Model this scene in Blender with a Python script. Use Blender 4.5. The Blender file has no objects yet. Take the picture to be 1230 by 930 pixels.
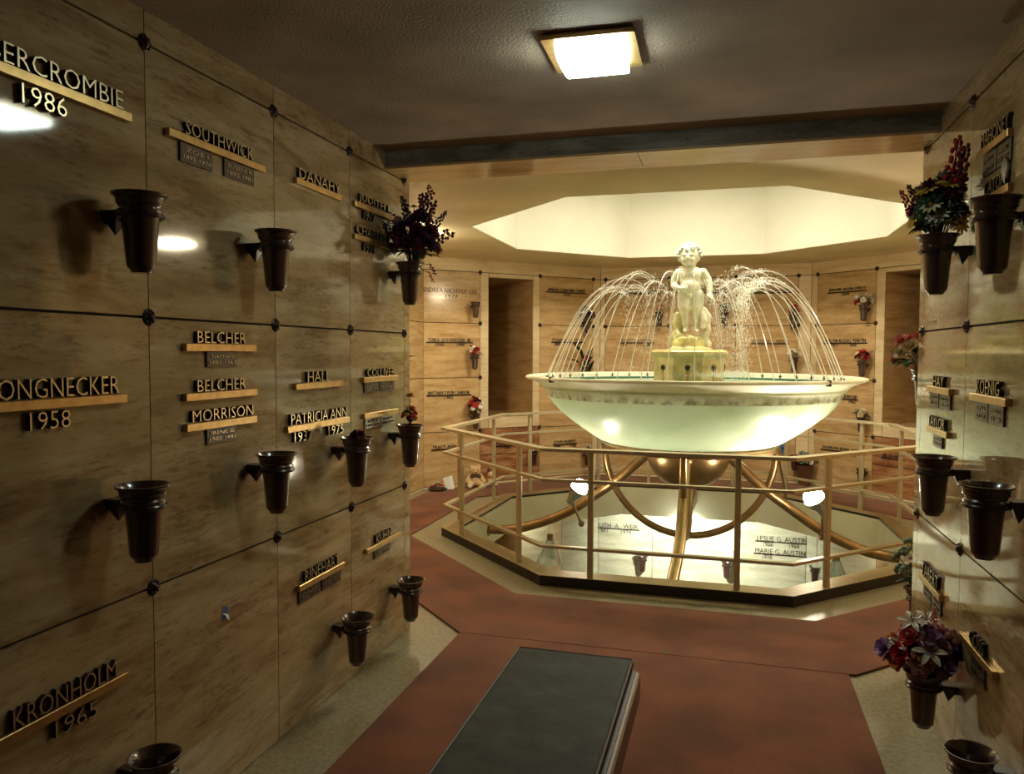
import bpy, bmesh, math, random
from mathutils import Vector, Matrix, Quaternion
PI = math.pi
sc = bpy.context.scene
COL = sc.collection
# ------------------------------------------------------------------ light levels
FL_L, FL_R, FL_D, FL_S, LAMP_C, LAMP_R, RECESS_FILL, LOWF, BOWL_FILL = 11, 125, 300, 25, 30, 190, 29, 14, 5.0
EXPO = 0.0
# ------------------------------------------------------------------ camera
FPX, YAW, PITCH, ROLL, EYE = 925.29, .2736, .0447, .0041, Vector((0, 0, 1.6))
Fw = Vector((-math.sin(YAW)*math.cos(PITCH), math.cos(YAW)*math.cos(PITCH), -math.sin(PITCH)))
Rt = Vector((math.cos(YAW), math.sin(YAW), 0)); Up = Rt.cross(Fw)
Rt, Up = Rt*math.cos(ROLL)+Up*math.sin(ROLL), -Rt*math.sin(ROLL)+Up*math.cos(ROLL)
cd = bpy.data.cameras.new('camera'); cam = bpy.data.objects.new('camera', cd); COL.objects.link(cam)
cam.matrix_world = Matrix(((Rt.x, Up.x, -Fw.x, 0), (Rt.y, Up.y, -Fw.y, 0), (Rt.z, Up.z, -Fw.z, 1.6), (0, 0, 0, 1)))
cd.sensor_fit = 'HORIZONTAL'; cd.sensor_width = 36; cd.lens = FPX/1230*36; cd.clip_start = .05
sc.camera = cam
def ray(u, v): return Fw + Rt*((u-615)/FPX) - Up*((v-465)/FPX)

# ------------------------------------------------------------------ materials
MATS = {}
def nt(name):
    m = bpy.data.materials.new(name); m.use_nodes = True
    n = m.node_tree.nodes; l = m.node_tree.links
    return m, n, l, n['Principled BSDF']
def mat(name, col, rough=.5, metal=0, spec=.5, noise=0, scale=20, bump=0, bscale=60, **kw):
    m, n, l, b = nt(name)
    b.inputs['Base Color'].default_value = (*col, 1)
    b.inputs['Roughness'].default_value = rough
    b.inputs['Metallic'].default_value = metal
    b.inputs['Specular IOR Level'].default_value = spec
    for k, v in kw.items(): b.inputs[k.replace('_', ' ')].default_value = v
    if noise or bump: tc = n.new('ShaderNodeTexCoord')
    if noise:
        t = n.new('ShaderNodeTexNoise'); t.inputs['Scale'].default_value = scale; t.inputs['Detail'].default_value = 6
        l.new(tc.outputs['Object'], t.inputs['Vector'])
        r = n.new('ShaderNodeValToRGB'); r.color_ramp.elements[0].position = .3; r.color_ramp.elements[1].position = .7
        r.color_ramp.elements[0].color = (*[c*(1-noise) for c in col], 1); r.color_ramp.elements[1].color = (*[min(1, c*(1+noise)) for c in col], 1)
        l.new(t.outputs['Fac'], r.inputs['Fac']); l.new(r.outputs['Color'], b.inputs['Base Color'])
    if bump:
        t = n.new('ShaderNodeTexNoise'); t.inputs['Scale'].default_value = bscale; t.inputs['Detail'].default_value = 4
        l.new(tc.outputs['Object'], t.inputs['Vector'])
        bp = n.new('ShaderNodeBump'); bp.inputs['Strength'].default_value = bump; bp.inputs['Distance'].default_value = .01
        l.new(t.outputs['Fac'], bp.inputs['Height']); l.new(bp.outputs['Normal'], b.inputs['Normal'])
    MATS[name] = m
    return m
def travertine(name, dark, mid, light, rough=.1, streak=9, pits=.5, spec=.5, coat=0):
    m, n, l, b = nt(name)
    uv = n.new('ShaderNodeUVMap'); uv.uv_map = 'UVMap'
    mp = n.new('ShaderNodeMapping'); mp.inputs['Scale'].default_value = (1.2, streak, 1)
    l.new(uv.outputs['UV'], mp.inputs['Vector'])
    t = n.new('ShaderNodeTexNoise'); t.inputs['Scale'].default_value = 1.6; t.inputs['Detail'].default_value = 9; t.inputs['Roughness'].default_value = .66; t.inputs['Distortion'].default_value = .35
    l.new(mp.outputs['Vector'], t.inputs['Vector'])
    r = n.new('ShaderNodeValToRGB'); e = r.color_ramp.elements
    e[0].position = .36; e[0].color = (*dark, 1); e[1].position = .64; e[1].color = (*light, 1)
    k = e.new(.5); k.color = (*mid, 1)
    l.new(t.outputs['Fac'], r.inputs['Fac'])
    # fine pits and veins of the stone itself
    mp2 = n.new('ShaderNodeMapping'); mp2.inputs['Scale'].default_value = (8, 34, 1); l.new(uv.outputs['UV'], mp2.inputs['Vector'])
    t2 = n.new('ShaderNodeTexNoise'); t2.inputs['Scale'].default_value = 1.5; t2.inputs['Detail'].default_value = 9; t2.inputs['Roughness'].default_value = .8
    l.new(mp2.outputs['Vector'], t2.inputs['Vector'])
    mp3 = n.new('ShaderNodeMapping'); mp3.inputs['Scale'].default_value = (2, 5, 1); l.new(uv.outputs['UV'], mp3.inputs['Vector'])
    t3 = n.new('ShaderNodeTexNoise'); t3.inputs['Scale'].default_value = 1.5; t3.inputs['Detail'].default_value = 3
    l.new(mp3.outputs['Vector'], t3.inputs['Vector'])
    ad = n.new('ShaderNodeMath'); ad.operation = 'ADD'; l.new(t2.outputs['Fac'], ad.inputs[0])
    sb = n.new('ShaderNodeMath'); sb.operation = 'MULTIPLY'; sb.inputs[1].default_value = .35; l.new(t3.outputs['Fac'], sb.inputs[0]); l.new(sb.outputs[0], ad.inputs[1])
    r2 = n.new('ShaderNodeValToRGB'); e = r2.color_ramp.elements
    e[0].position = .53; e[0].color = (1, 1, 1, 1); e[1].position = .66; e[1].color = (0, 0, 0, 1)
    l.new(ad.outputs[0], r2.inputs['Fac'])
    ml = n.new('ShaderNodeMath'); ml.operation = 'MULTIPLY'; ml.inputs[1].default_value = pits; l.new(r2.outputs['Color'], ml.inputs[0])
    mx = n.new('ShaderNodeMix'); mx.data_type = 'RGBA'; l.new(ml.outputs[0], mx.inputs['Factor']); l.new(r.outputs['Color'], mx.inputs['A'])
    mx.inputs['B'].default_value = (dark[0]*.50, dark[1]*.36, dark[2]*.30, 1)
    l.new(mx.outputs['Result'], b.inputs['Base Color'])
    b.inputs['Roughness'].default_value = rough; b.inputs['Specular IOR Level'].default_value = spec
    if coat: b.inputs['Coat Weight'].default_value = coat; b.inputs['Coat Roughness'].default_value = .04
    MATS[name] = m
    return m
TRAV = travertine('travertine', (.25, .165, .075), (.36, .26, .132), (.45, .35, .20), .06, 6, .62, .5)
TRAV2 = travertine('rotunda_travertine', (.36, .22, .095), (.47, .31, .145), (.54, .38, .20), .13, 7, .35, .45)
REDM = travertine('red_marble', (.16, .06, .025), (.30, .13, .055), (.42, .24, .12), .2, 7, .6)
TRIM = travertine('cream_trim', (.52, .39, .22), (.62, .48, .29), (.68, .55, .36), .18, 6, .2)
LOWM = travertine('pale_marble', (.42, .37, .24), (.50, .45, .31), (.58, .53, .38), .15, 7, .25)
GREYM = travertine('grey_marble', (.10, .09, .07), (.20, .18, .145), (.33, .30, .25), .2, 4, .5)
JOINT = mat('dark_joint', (.02, .014, .009), .9)  # dark backing showing in the gaps between panels
BRONZE_D = mat('dark_bronze', (.045, .026, .018), .38, .6, noise=.3, scale=60)
BRASS = mat('brass', (.50, .33, .13), .34, .9, noise=.15, scale=30)
LETTER = mat('brass_letter_face', (.62, .50, .30), .3, .85)
LETTER_S = mat('dark_letter_edge', (.016, .012, .009), .6)
PLAQUE = mat('dark_plaque', (.07, .048, .030), .42, .4, noise=.2, scale=40)
PLAQUE_L = mat('pale_plaque', (.32, .29, .24), .35, .4)
VASE = mat('brown_vase_plastic', (.046, .020, .015), .25, 0, .6, Coat_Weight=.9, Coat_Roughness=.06)
VASE_B = mat('dark_vase_plastic', (.022, .011, .009), .25, 0, .6)
RAIL = mat('rail_brass', (.52, .44, .28), .38, .4, noise=.12, scale=14)
GOLD = mat('leg_bronze', (.33, .21, .095), .33, .88, noise=.25, scale=6)
CURB = mat('curb_brass', (.36, .27, .14), .45, .3, noise=.12, scale=8)
CURB_D = mat('curb_dark', (.014, .009, .006), .5)
FASCIA = mat('cream_plaster', (.72, .66, .46), .55, noise=.05, scale=4)
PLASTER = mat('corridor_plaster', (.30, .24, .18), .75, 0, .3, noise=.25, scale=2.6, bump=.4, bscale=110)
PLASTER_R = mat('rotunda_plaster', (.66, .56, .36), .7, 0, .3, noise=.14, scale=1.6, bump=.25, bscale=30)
RECESS = mat('recess_plaster', (.58, .56, .47), .7, 0, .3, noise=.05, scale=2)
def carpet_mat():
    m, n, l, b = nt('rust_carpet')
    tc = n.new('ShaderNodeTexCoord')
    t = n.new('ShaderNodeTexNoise'); t.inputs['Scale'].default_value = 160; t.inputs['Detail'].default_value = 3; l.new(tc.outputs['Object'], t.inputs['Vector'])
    t2 = n.new('ShaderNodeTexNoise'); t2.inputs['Scale'].default_value = 2.6; t2.inputs['Detail'].default_value = 5; l.new(tc.outputs['Object'], t2.inputs['Vector'])
    ad = n.new('ShaderNodeMath'); ad.operation = 'MULTIPLY_ADD'; ad.inputs[1].default_value = .5; l.new(t.outputs['Fac'], ad.inputs[0])
    h = n.new('ShaderNodeMath'); h.operation = 'MULTIPLY'; h.inputs[1].default_value = .5; l.new(t2.outputs['Fac'], h.inputs[0]); l.new(h.outputs[0], ad.inputs[2])
    r = n.new('ShaderNodeValToRGB'); e = r.color_ramp.elements
    e[0].position = .41; e[0].color = (.085, .022, .007, 1); e[1].position = .60; e[1].color = (.20, .056, .017, 1)
    l.new(ad.outputs[0], r.inputs['Fac']); l.new(r.outputs['Color'], b.inputs['Base Color'])
    b.inputs['Roughness'].default_value = .95; b.inputs['Specular IOR Level'].default_value = .1
    b.inputs['Sheen Weight'].default_value = .25
    bp = n.new('ShaderNodeBump'); bp.inputs['Strength'].default_value = .5; bp.inputs['Distance'].default_value = .006
    l.new(t.outputs['Fac'], bp.inputs['Height']); l.new(bp.outputs['Normal'], b.inputs['Normal'])
    return m
CARPET = carpet_mat()
TERRAZZO = mat('terrazzo', (.235, .205, .125), .32, 0, .45, noise=.3, scale=46)
CUSHION = mat('green_black_cushion', (.020, .028, .021), .6, 0, .12, noise=.6, scale=9, bump=.3, bscale=14)
PIPING = mat('black_piping', (.008, .008, .007), .5)
WOOD = mat('tan_wood', (.20, .115, .06), .45, 0, .5, noise=.15, scale=8)
WOOD_D = mat('dark_wood', (.10, .045, .022), .5)
def bowl_mat(name, a, bcol, rough, sub):
    m, n, l, b = nt(name)
    tc = n.new('ShaderNodeTexCoord')
    t = n.new('ShaderNodeTexNoise'); t.inputs['Scale'].default_value = 3.2; t.inputs['Detail'].default_value = 7; t.inputs['Distortion'].default_value = .8
    l.new(tc.outputs['Object'], t.inputs['Vector'])
    r = n.new('ShaderNodeValToRGB'); e = r.color_ramp.elements
    e[0].position = .34; e[0].color = (*a, 1); e[1].position = .62; e[1].color = (*bcol, 1)
    l.new(t.outputs['Fac'], r.inputs['Fac']); l.new(r.outputs['Color'], b.inputs['Base Color'])
    b.inputs['Roughness'].default_value = rough; b.inputs['Subsurface Weight'].default_value = sub; b.inputs['Subsurface Radius'].default_value = (.05, .05, .03)
    b.inputs['Coat Weight'].default_value = .25 if rough < .5 else 0; b.inputs['Coat Roughness'].default_value = .06
    return m
BOWL = bowl_mat('pale_green_bowl', (.66, .74, .52), (.76, .82, .62), .34, 0)
def stain_lip():
    m, n, l, b = LIP, LIP.node_tree.nodes, LIP.node_tree.links, LIP.node_tree.nodes['Principled BSDF']
    src = b.inputs['Base Color'].links[0].from_socket
    tc = n.new('ShaderNodeTexCoord'); sx = n.new('ShaderNodeSeparateXYZ'); l.new(tc.outputs['Object'], sx.inputs[0])
    mr = n.new('ShaderNodeMapRange'); mr.inputs['From Min'].default_value = 1.30; mr.inputs['From Max'].default_value = 1.235; l.new(sx.outputs['Z'], mr.inputs['Value'])
    t = n.new('ShaderNodeTexNoise'); t.inputs['Scale'].default_value = 14; t.inputs['Detail'].default_value = 8; l.new(tc.outputs['Object'], t.inputs['Vector'])
    r = n.new('ShaderNodeValToRGB'); r.color_ramp.elements[0].position = .42; r.color_ramp.elements[1].position = .66; l.new(t.outputs['Fac'], r.inputs['Fac'])
    mu = n.new('ShaderNodeMath'); mu.operation = 'MULTIPLY'; l.new(mr.outputs[0], mu.inputs[0]); l.new(r.outputs['Color'], mu.inputs[1])
    mx = n.new('ShaderNodeMix'); mx.data_type = 'RGBA'; l.new(mu.outputs[0], mx.inputs['Factor']); l.new(src, mx.inputs['A']); mx.inputs['B'].default_value = (.26, .25, .15, 1)
    l.new(mx.outputs['Result'], b.inputs['Base Color'])
LIP = bowl_mat('stained_lip', (.60, .58, .42), (.80, .78, .62), .55, 0)
stain_lip()
for BM, fac in ((BOWL, .42), (LIP, .30)):
  n, l = BM.node_tree.nodes, BM.node_tree.links
  b = n['Principled BSDF']; tl = n.new('ShaderNodeBsdfTranslucent'); mxs = n.new('ShaderNodeMixShader'); mxs.inputs[0].default_value = fac
  l.new(b.inputs['Base Color'].links[0].from_socket, tl.inputs['Color']); l.new(b.outputs[0], mxs.inputs[1]); l.new(tl.outputs[0], mxs.inputs[2]); l.new(mxs.outputs[0], n['Material Output'].inputs['Surface'])
STATUE = mat('mossy_marble', (.72, .71, .56), .4, 0, .5, noise=.16, scale=9, Subsurface_Weight=.1)
STATUE_H = mat('pale_marble_hair', (.52, .58, .50), .5, noise=.35, scale=40)
STATUE_B = mat('yellowed_marble', (.58, .56, .26), .45, noise=.3, scale=14)
PED = mat('pedestal_marble', (.52, .42, .18), .4, noise=.35, scale=7)
RUST = mat('rust_stain', (.42, .20, .05), .6)
PIPE = mat('verdigris_pipe', (.06, .16, .11), .5, .3)
NOZ = mat('dark_nozzle', (.03, .035, .02), .5, .4)
m, n, l, b = nt('water_stream'); b.inputs['Base Color'].default_value = (.95, .95, .9, 1); b.inputs['Roughness'].default_value = .15; b.inputs['Alpha'].default_value = .62; b.inputs['Specular IOR Level'].default_value = 1
STREAM = m
m, n, l, b = nt('water_drops')
df = n.new('ShaderNodeBsdfDiffuse'); tl = n.new('ShaderNodeBsdfTranslucent'); tp = n.new('ShaderNodeBsdfTransparent')
for q in (df, tl): q.inputs['Color'].default_value = (.95, .95, .9, 1)
a1 = n.new('ShaderNodeMixShader'); a2 = n.new('ShaderNodeMixShader'); a2.inputs[0].default_value = .62
l.new(df.outputs[0], a1.inputs[1]); l.new(tl.outputs[0], a1.inputs[2]); l.new(tp.outputs[0], a2.inputs[1]); l.new(a1.outputs[0], a2.inputs[2]); l.new(a2.outputs[0], n['Material Output'].inputs['Surface'])
n.remove(b)
DROPS = m
m, n, l, b = nt('pool_water'); b.inputs['Base Color'].default_value = (.35, .55, .42, 1); b.inputs['Roughness'].default_value = .06; b.inputs['Transmission Weight'].default_value = .4; b.inputs['IOR'].default_value = 1.33
POOL = m
m, n, l, b = nt('clear_glass'); b.inputs['Base Color'].default_value = (.75, .9, .85, 1); b.inputs['Roughness'].default_value = .12; b.inputs['Transmission Weight'].default_value = .85; b.inputs['Alpha'].default_value = .7
GLASS = m
def emis(name, col, s):
    m, n, l, b = nt(name)
    b.inputs['Base Color'].default_value = (.9, .9, .85, 1)
    b.inputs['Emission Color'].default_value = (*col, 1); b.inputs['Emission Strength'].default_value = s
    return m
PAPER = mat('white_paper', (.75, .74, .68), .8); BLUE = mat('blue_paper', (.05, .12, .24), .6)
DARK = mat('near_black', (.012, .010, .008), .8)
CHROME = mat('lamp_metal', (.5, .5, .46), .2, .9)

# ------------------------------------------------------------------ mesh helpers
class MB:
    def __init__(s): s.v = []; s.f = []; s.m = []; s.uv = {}; s.cur = 0
    def add(s, vs, fs, M=None):
        o = len(s.v)
        s.v += [(M @ Vector(p)) if M else Vector(p) for p in vs]
        for f in fs: s.f.append([i+o for i in f]); s.m.append(s.cur)
        return s
    def box(s, a, b, M=None):
        x0, y0, z0 = a; x1, y1, z1 = b
        return s.add([(x0,y0,z0),(x1,y0,z0),(x1,y1,z0),(x0,y1,z0),(x0,y0,z1),(x1,y0,z1),(x1,y1,z1),(x0,y1,z1)],
                     [(3,2,1,0),(4,5,6,7),(0,1,5,4),(1,2,6,5),(2,3,7,6),(3,0,4,7)], M)
    def bevbox(s, a, b, c, M=None):   # box with chamfered vertical+top edges
        x0, y0, z0 = a; x1, y1, z1 = b
        def ringz(z, i): return [(x0+c+i,y0+i,z),(x1-c-i,y0+i,z),(x1-i,y0+c+i,z),(x1-i,y1-c-i,z),(x1-c-i,y1-i,z),(x0+c+i,y1-i,z),(x0+i,y1-c-i,z),(x0+i,y0+c+i,z)]
        vs = ringz(z0, 0)+ringz(z1-c, 0)+ringz(z1, c)
        fs = [tuple(range(7,-1,-1)), tuple(range(16, 24))]
        for k in (0, 8):
            for i in range(8): j = (i+1) % 8; fs.append((k+i, k+j, k+8+j, k+8+i))
        return s.add(vs, fs, M)
    def lathe(s, prof, n=32, M=None, cap=True, a0=0.):
        vs = []; fs = []
        for r, z in prof:
            for i in range(n):
                a = a0+2*PI*i/n; vs.append((r*math.cos(a), r*math.sin(a), z))
        for k in range(len(prof)-1):
            for i in range(n):
                j = (i+1) % n; fs.append((k*n+i, k*n+j, (k+1)*n+j, (k+1)*n+i))
        if cap:
            if prof[0][0] > 1e-5: fs.append(tuple(range(n-1, -1, -1)))
            if prof[-1][0] > 1e-5: fs.append(tuple((len(prof)-1)*n+i for i in range(n)))
        return s.add(vs, fs, M)
    def tube(s, pts, r, n=8, closed=False, cap=True, M=None):
        pts = [Vector(p) for p in pts]; N = len(pts)
        rs = r if isinstance(r, (list, tuple)) else [r]*N
        vs = []; fs = []; ref = None
        for i, p in enumerate(pts):
            if closed: t = pts[(i+1) % N]-pts[i-1]
            else: t = pts[min(i+1, N-1)]-pts[max(i-1, 0)]
            t.normalize()
            if ref is None: ref = t.orthogonal().normalized()
            ref = (ref-t*ref.dot(t)).normalized(); b2 = t.cross(ref)
            for k in range(n):
                a = 2*PI*k/n; vs.append(p+(ref*math.cos(a)+b2*math.sin(a))*rs[i])
        M_ = N if closed else N-1
        for i in range(M_):
            for k in range(n):
                j = (k+1) % n; i2 = (i+1) % N
                fs.append((i*n+k, i*n+j, i2*n+j, i2*n+k))
        if cap and not closed: fs.append(tuple(range(n-1, -1, -1))); fs.append(tuple((N-1)*n+i for i in range(n)))
        return s.add(vs, fs, M)
    def ball(s, c, r, n=10, m=7, M=None):
        rx, ry, rz = r if isinstance(r, (list, tuple)) else (r, r, r)
        T = Matrix.Translation(c) @ Matrix.Diagonal((rx, ry, rz, 1))
        if M: T = M @ T
        return s.lathe([(max(math.sin(PI*k/m), 0), -math.cos(PI*k/m)) for k in range(m+1)], n, T, cap=False)
    def prism(s, poly, z0, z1):
        n = len(poly)
        return s.add([(x, y, z0) for x, y in poly]+[(x, y, z1) for x, y in poly],
                     [tuple(range(n-1, -1, -1)), tuple(range(n, 2*n))]+[(i, (i+1) % n, n+(i+1) % n, n+i) for i in range(n)])
    def ringprism(s, inner, outer, z0, z1):
        n = len(inner)
        vs = [(x, y, z) for z in (z0, z1) for P in (inner, outer) for x, y in P]
        fs = []
        for i in range(n):
            j = (i+1) % n
            fs += [(2*n+i, 3*n+i, 3*n+j, 2*n+j), (j, n+j, n+i, i), (i, 2*n+i, 2*n+j, j), (n+j, 3*n+j, 3*n+i, n+i)]
        return s.add(vs, fs)
    def mesh(s, name, mats, smooth=False, uv=False, fix=True):
        me = bpy.data.meshes.new(name)
        me.from_pydata([tuple(v) for v in s.v], [], s.f)
        for mm in (mats if isinstance(mats, (list, tuple)) else [mats]): me.materials.append(mm)
        me.polygons.foreach_set('material_index', s.m)
        if smooth: me.polygons.foreach_set('use_smooth', [True]*len(s.f))
        me.update()
        if fix:
            bm = bmesh.new(); bm.from_mesh(me); bmesh.ops.recalc_face_normals(bm, faces=bm.faces); bm.to_mesh(me); bm.free()
        if smooth:
            try: me.set_sharp_from_angle(angle=math.radians(38))
            except Exception: pass
        if uv: box_uv(me)
        return me
def box_uv(me, off=None):
    ul = me.uv_layers.new(name='UVMap')
    rnd = random.Random(len(me.polygons)*7+3)
    ox, oy = rnd.random()*30, rnd.random()*30
    for p in me.polygons:
        nx, ny, nz = p.normal
        for li in p.loop_indices:
            v = me.vertices[me.loops[li].vertex_index].co
            if abs(nz) > .7: c = (v.x, v.y)
            else:
                t = Vector((-ny, nx, 0)).normalized(); c = (v.x*t.x+v.y*t.y, v.z)
            ul.data[li].uv = (c[0]+ox, c[1]+oy)
def obj(name, me, parent=None, loc=None, rot=None, label=None, cat=None, group=None, kind=None):
    if isinstance(me, tuple): me = me[0]
    o = bpy.data.objects.new(name, me); COL.objects.link(o)
    if parent: o.parent = parent
    if loc is not None: o.location = loc
    if rot is not None: o.rotation_euler = rot
    if label: o['label'] = label
    if cat: o['category'] = cat
    if group: o['group'] = group
    if kind: o['kind'] = kind
    return o
def thing(name, label, cat, loc=(0,0,0), rz=0, group=None, rot=None):
    return obj(name, None, None, loc, rot if rot else (0, 0, rz), label, cat, group)
def struct(name, me, **k): return obj(name, me, kind='structure', **k)
def dup(root, loc, rot=None, label=None, group=None, scale=None):
    r = root.copy(); COL.objects.link(r); r.location = loc
    if rot is not None: r.rotation_euler = rot
    if scale: r.scale = scale
    if label: r['label'] = label
    if group: r['group'] = group
    for ch in list(root.children):
        c = ch.copy(); COL.objects.link(c); c.parent = r
        for g in list(ch.children):
            d = g.copy(); COL.objects.link(d); d.parent = c
    return r
def octa(cx, cy, ap, hs=None, rot=0):
    R = ap/math.cos(PI/8)
    return [(cx+R*math.cos(rot+PI/8+k*PI/4), cy+R*math.sin(rot+PI/8+k*PI/4)) for k in range(8)]

# ------------------------------------------------------------------ text
_tc = {}
def text_mesh(txt, w, h, depth=.008, two=True, mats=None):
    key = (txt, round(w, 3), round(h, 3), depth)
    if key in _tc: return _tc[key]
    cu = bpy.data.curves.new('lettering', 'FONT'); cu.body = txt; cu.size = 1; cu.extrude = .5; cu.resolution_u = 2
    cu.offset = -.012
    o = bpy.data.objects.new('tmp', cu); COL.objects.link(o); bpy.context.view_layer.update()
    me = bpy.data.meshes.new_from_object(o.evaluated_get(bpy.context.evaluated_depsgraph_get()))
    bpy.data.objects.remove(o); bpy.data.curves.remove(cu)
    xs = [v.co.x for v in me.vertices]; ys = [v.co.y for v in me.vertices]
    x0, x1, y0, y1 = min(xs), max(xs), min(ys), max(ys)
    for v in me.vertices:
        x, y, z = v.co
        v.co = ((x-x0)/(x1-x0)*w, -(z+.5)*depth, (y-y0)/max(y1-y0, 1e-6)*h)   # X right, Z up, faces -Y
    me.materials.clear()
    for mm in (mats or [LETTER, LETTER_S]): me.materials.append(mm)
    me.update()
    for p in me.polygons: p.material_index = 0 if abs(p.normal.y) > .8 else 1
    me.name = 'lettering'
    _tc[key] = me
    return me

# ------------------------------------------------------------------ wall frames
class Wall:
    def __init__(s, o, u):
        s.o = Vector((o[0], o[1], 0)); s.u = Vector((u[0], u[1], 0)).normalized(); s.n = s.u.cross(Vector((0, 0, 1)))
        s.rz = math.atan2(s.u.y, s.u.x)
    def px(s, x, y, off=0):
        d = ray(x, y); t = s.n.dot(s.o+s.n*off-EYE)/s.n.dot(d); p = EYE+d*t
        return (p-s.o).dot(s.u), p.z
    def pt(s, a, z, off=0): return s.o+s.u*a+s.n*off+Vector((0, 0, z))
    def M(s): return Matrix.Translation(s.o) @ Matrix.Rotation(s.rz, 4, 'Z')
XL, XR = -1.757, .876
ZT = [2.553, 1.706, .847, 0.0]
WL = Wall((XL, 0), (0, 1)); WR = Wall((XR, 0), (0, -1))
CN = (-1.62, 10.03); CE = (.96, 10.03)
WB = Wall((CN[0], CN[1]), (1, 0))
LOv = (-3.38, 8.27); WLO = Wall(LOv, (1, 1))          # left oblique rear wall
WRO = Wall(CE, (1, -1))
ROv = (2.72, 8.27)
def panel_wall(name, W, cells, gh=.004, gv=.008, thick=.12, mats=(TRAV,), seed=1):
    """cells: (s0, s1, z0, z1[, material index, recess])"""
    rnd = random.Random(seed)
    mb = MB(); M = W.M(); uvs = []
    ms = [JOINT]+list(mats)
    for c in cells:
        s0, s1, z0, z1 = c[:4]; mi = (c[4] if len(c) > 4 else 0)+1
        rec = c[5] if len(c) > 5 else 0
        mb.cur = 0; mb.box((s0, .009+rec, z0), (s1, thick, z1), M); uvs += [(0, 0)]*6
        mb.cur = mi; mb.box((s0+gh/2, rec, z0+gv/2), (s1-gh/2, .012+rec, z1-gv/2), M)
        o = (rnd.random()*40, rnd.random()*40); uvs += [o]*6
    me = mb.mesh(name, ms, fix=False)
    ul = me.uv_layers.new(name='UVMap'); Mi = M.inverted()
    for p in me.polygons:
        ox, oy = uvs[p.index]
        for li in p.loop_indices:
            v = Mi @ me.vertices[me.loops[li].vertex_index].co
            ul.data[li].uv = (v.x+v.y+ox, v.z+oy)
    return struct(name, me)

# stud
mb = MB(); mb.lathe([(.026, 0), (.026, .004), (.020, .008), (.018, .006), (.013, .010), (.009, .016), (.004, .019), (0, .019)], 16)
for k in range(8):
    a = k*PI/4; mb.ball((.0185*math.cos(a), .0185*math.sin(a), .007), .0045, 6, 4)
STUD = mb.mesh('rosette_stud', BRONZE_D, True)
def studs(W, pts, label, group, scale=1):
    for a, z in pts:
        o = obj('rosette_stud', STUD, None, W.pt(a, z, -.002), None, label, 'stud', group)
        o.rotation_euler = (PI/2, 0, W.rz); o.scale = (scale,)*3

# ---- corridor walls
YJ = [-3.0, -2.27, -1.57, -.77, -.07, .63, 1.33, 2.03, 2.7336, 3.3714, 4.0112, 4.09]
cells = []
for a, b_ in zip(YJ[:-1], YJ[1:]):
    if a > 4: cells.append((a, b_, 0, 2.68)); continue
    for z0, z1 in ((0, ZT[2]), (ZT[2], ZT[1]), (ZT[1], ZT[0]), (ZT[0], 2.68)): cells.append((a, b_, z0, z1))
panel_wall('wall_left', WL, cells, seed=4, thick=.2)
studs(WL, [(y, z) for y in (2.03, 2.7336, 3.3714) for z in ZT[:3]]+[(4.0112, z) for z in ZT[:3]], 'dark bronze rosette stud where panel joints of the left corridor wall cross', 'rosette studs on the left corridor wall', 1.05)
YJ = [-4.09, -4.0104, -3.3107, -2.61, -1.91, -1.2, -.5, .2, .9, 1.6, 2.3, 3.0]
cells = []
for a, b_ in zip(YJ[:-1], YJ[1:]):
    if a < -4.05: cells.append((a, b_, 0, 2.68)); continue
    for z0, z1 in ((0, ZT[2]), (ZT[2], ZT[1]), (ZT[1], ZT[0]), (ZT[0], 2.68)): cells.append((a, b_, z0, z1))
panel_wall('wall_right', WR, cells, seed=9, thick=.2)
studs(WR, [(a, z) for a in (-4.0104, -3.3107) for z in ZT[:3]]+[(-2.61, 1.706)], 'dark bronze rosette stud where panel joints of the right corridor wall cross', 'rosette studs on the right corridor wall', 1.05)
mb = MB(); mb.box((XL-.2, -3.15, 0), (XR+.2, -3.0, 2.9)); struct('wall_rear', mb.mesh('wall_rear', TRAV, uv=True))

# ---- rotunda walls
ZR = [.03, .665, 1.30, 1.945, 2.553]
S2 = math.sqrt(2)
def sL(x): return (x-LOv[0])*S2
def cols(W, c, ztop=2.75, zs=ZR, mi=0):
    out = []
    for a, b_ in c:
        for z0, z1 in zip(zs[:-1], zs[1:]): out.append((a, b_, z0, z1, mi))
    return out
LEN = (CN[0]-LOv[0])*S2
LJ = [(sL(-3.437)+.001, sL(-2.863)), (sL(-2.272), sL(-1.70))]
NI = (sL(-2.784), sL(-2.345))
def oblique_cells(L, J, N, z=0, flip=False):
    e = []
    for a, b_ in J:
        e += [(a, b_, z+z0, z+z1) for z0, z1 in zip(ZR[:-1], ZR[1:])]
    (a0, a1), (b0, b1) = J
    if a0 > .002: e.append((0, a0, z+.03, z+2.553, 1))
    e.append((a1, N[0], z+.68, z+2.553, 1)); e.append((N[1], b0, z+.68, z+2.553, 1)); e.append((b1, L, z+.03, z+2.553, 1))
    e.append((N[0], N[1], z+2.5, z+2.553, 1)); e.append((N[0], N[1], z+.68, z+.82, 1))
    e.append((a1, b0, z+.03, z+.36, 2)); e.append((a1, b0, z+.36, z+.68, 2))
    e.append((0, L, z, z+.03, 1)); e.append((0, L, z+2.553, z+2.75, 1))
    return e
LJ[0] = (.0, sL(-2.863))
panel_wall('wall_rear_left', WLO, oblique_cells(LEN, LJ, NI), gh=.006, gv=.008, mats=(TRAV2, TRIM, REDM), seed=21)
sR = lambda x: (x-CE[0])*S2
RJ = [(sR(1.02), sR(1.578)), (sR(2.08), sR(2.66))]
NR = (sR(1.655), sR(2.02))
LENR = (ROv[0]-CE[0])*S2
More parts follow.
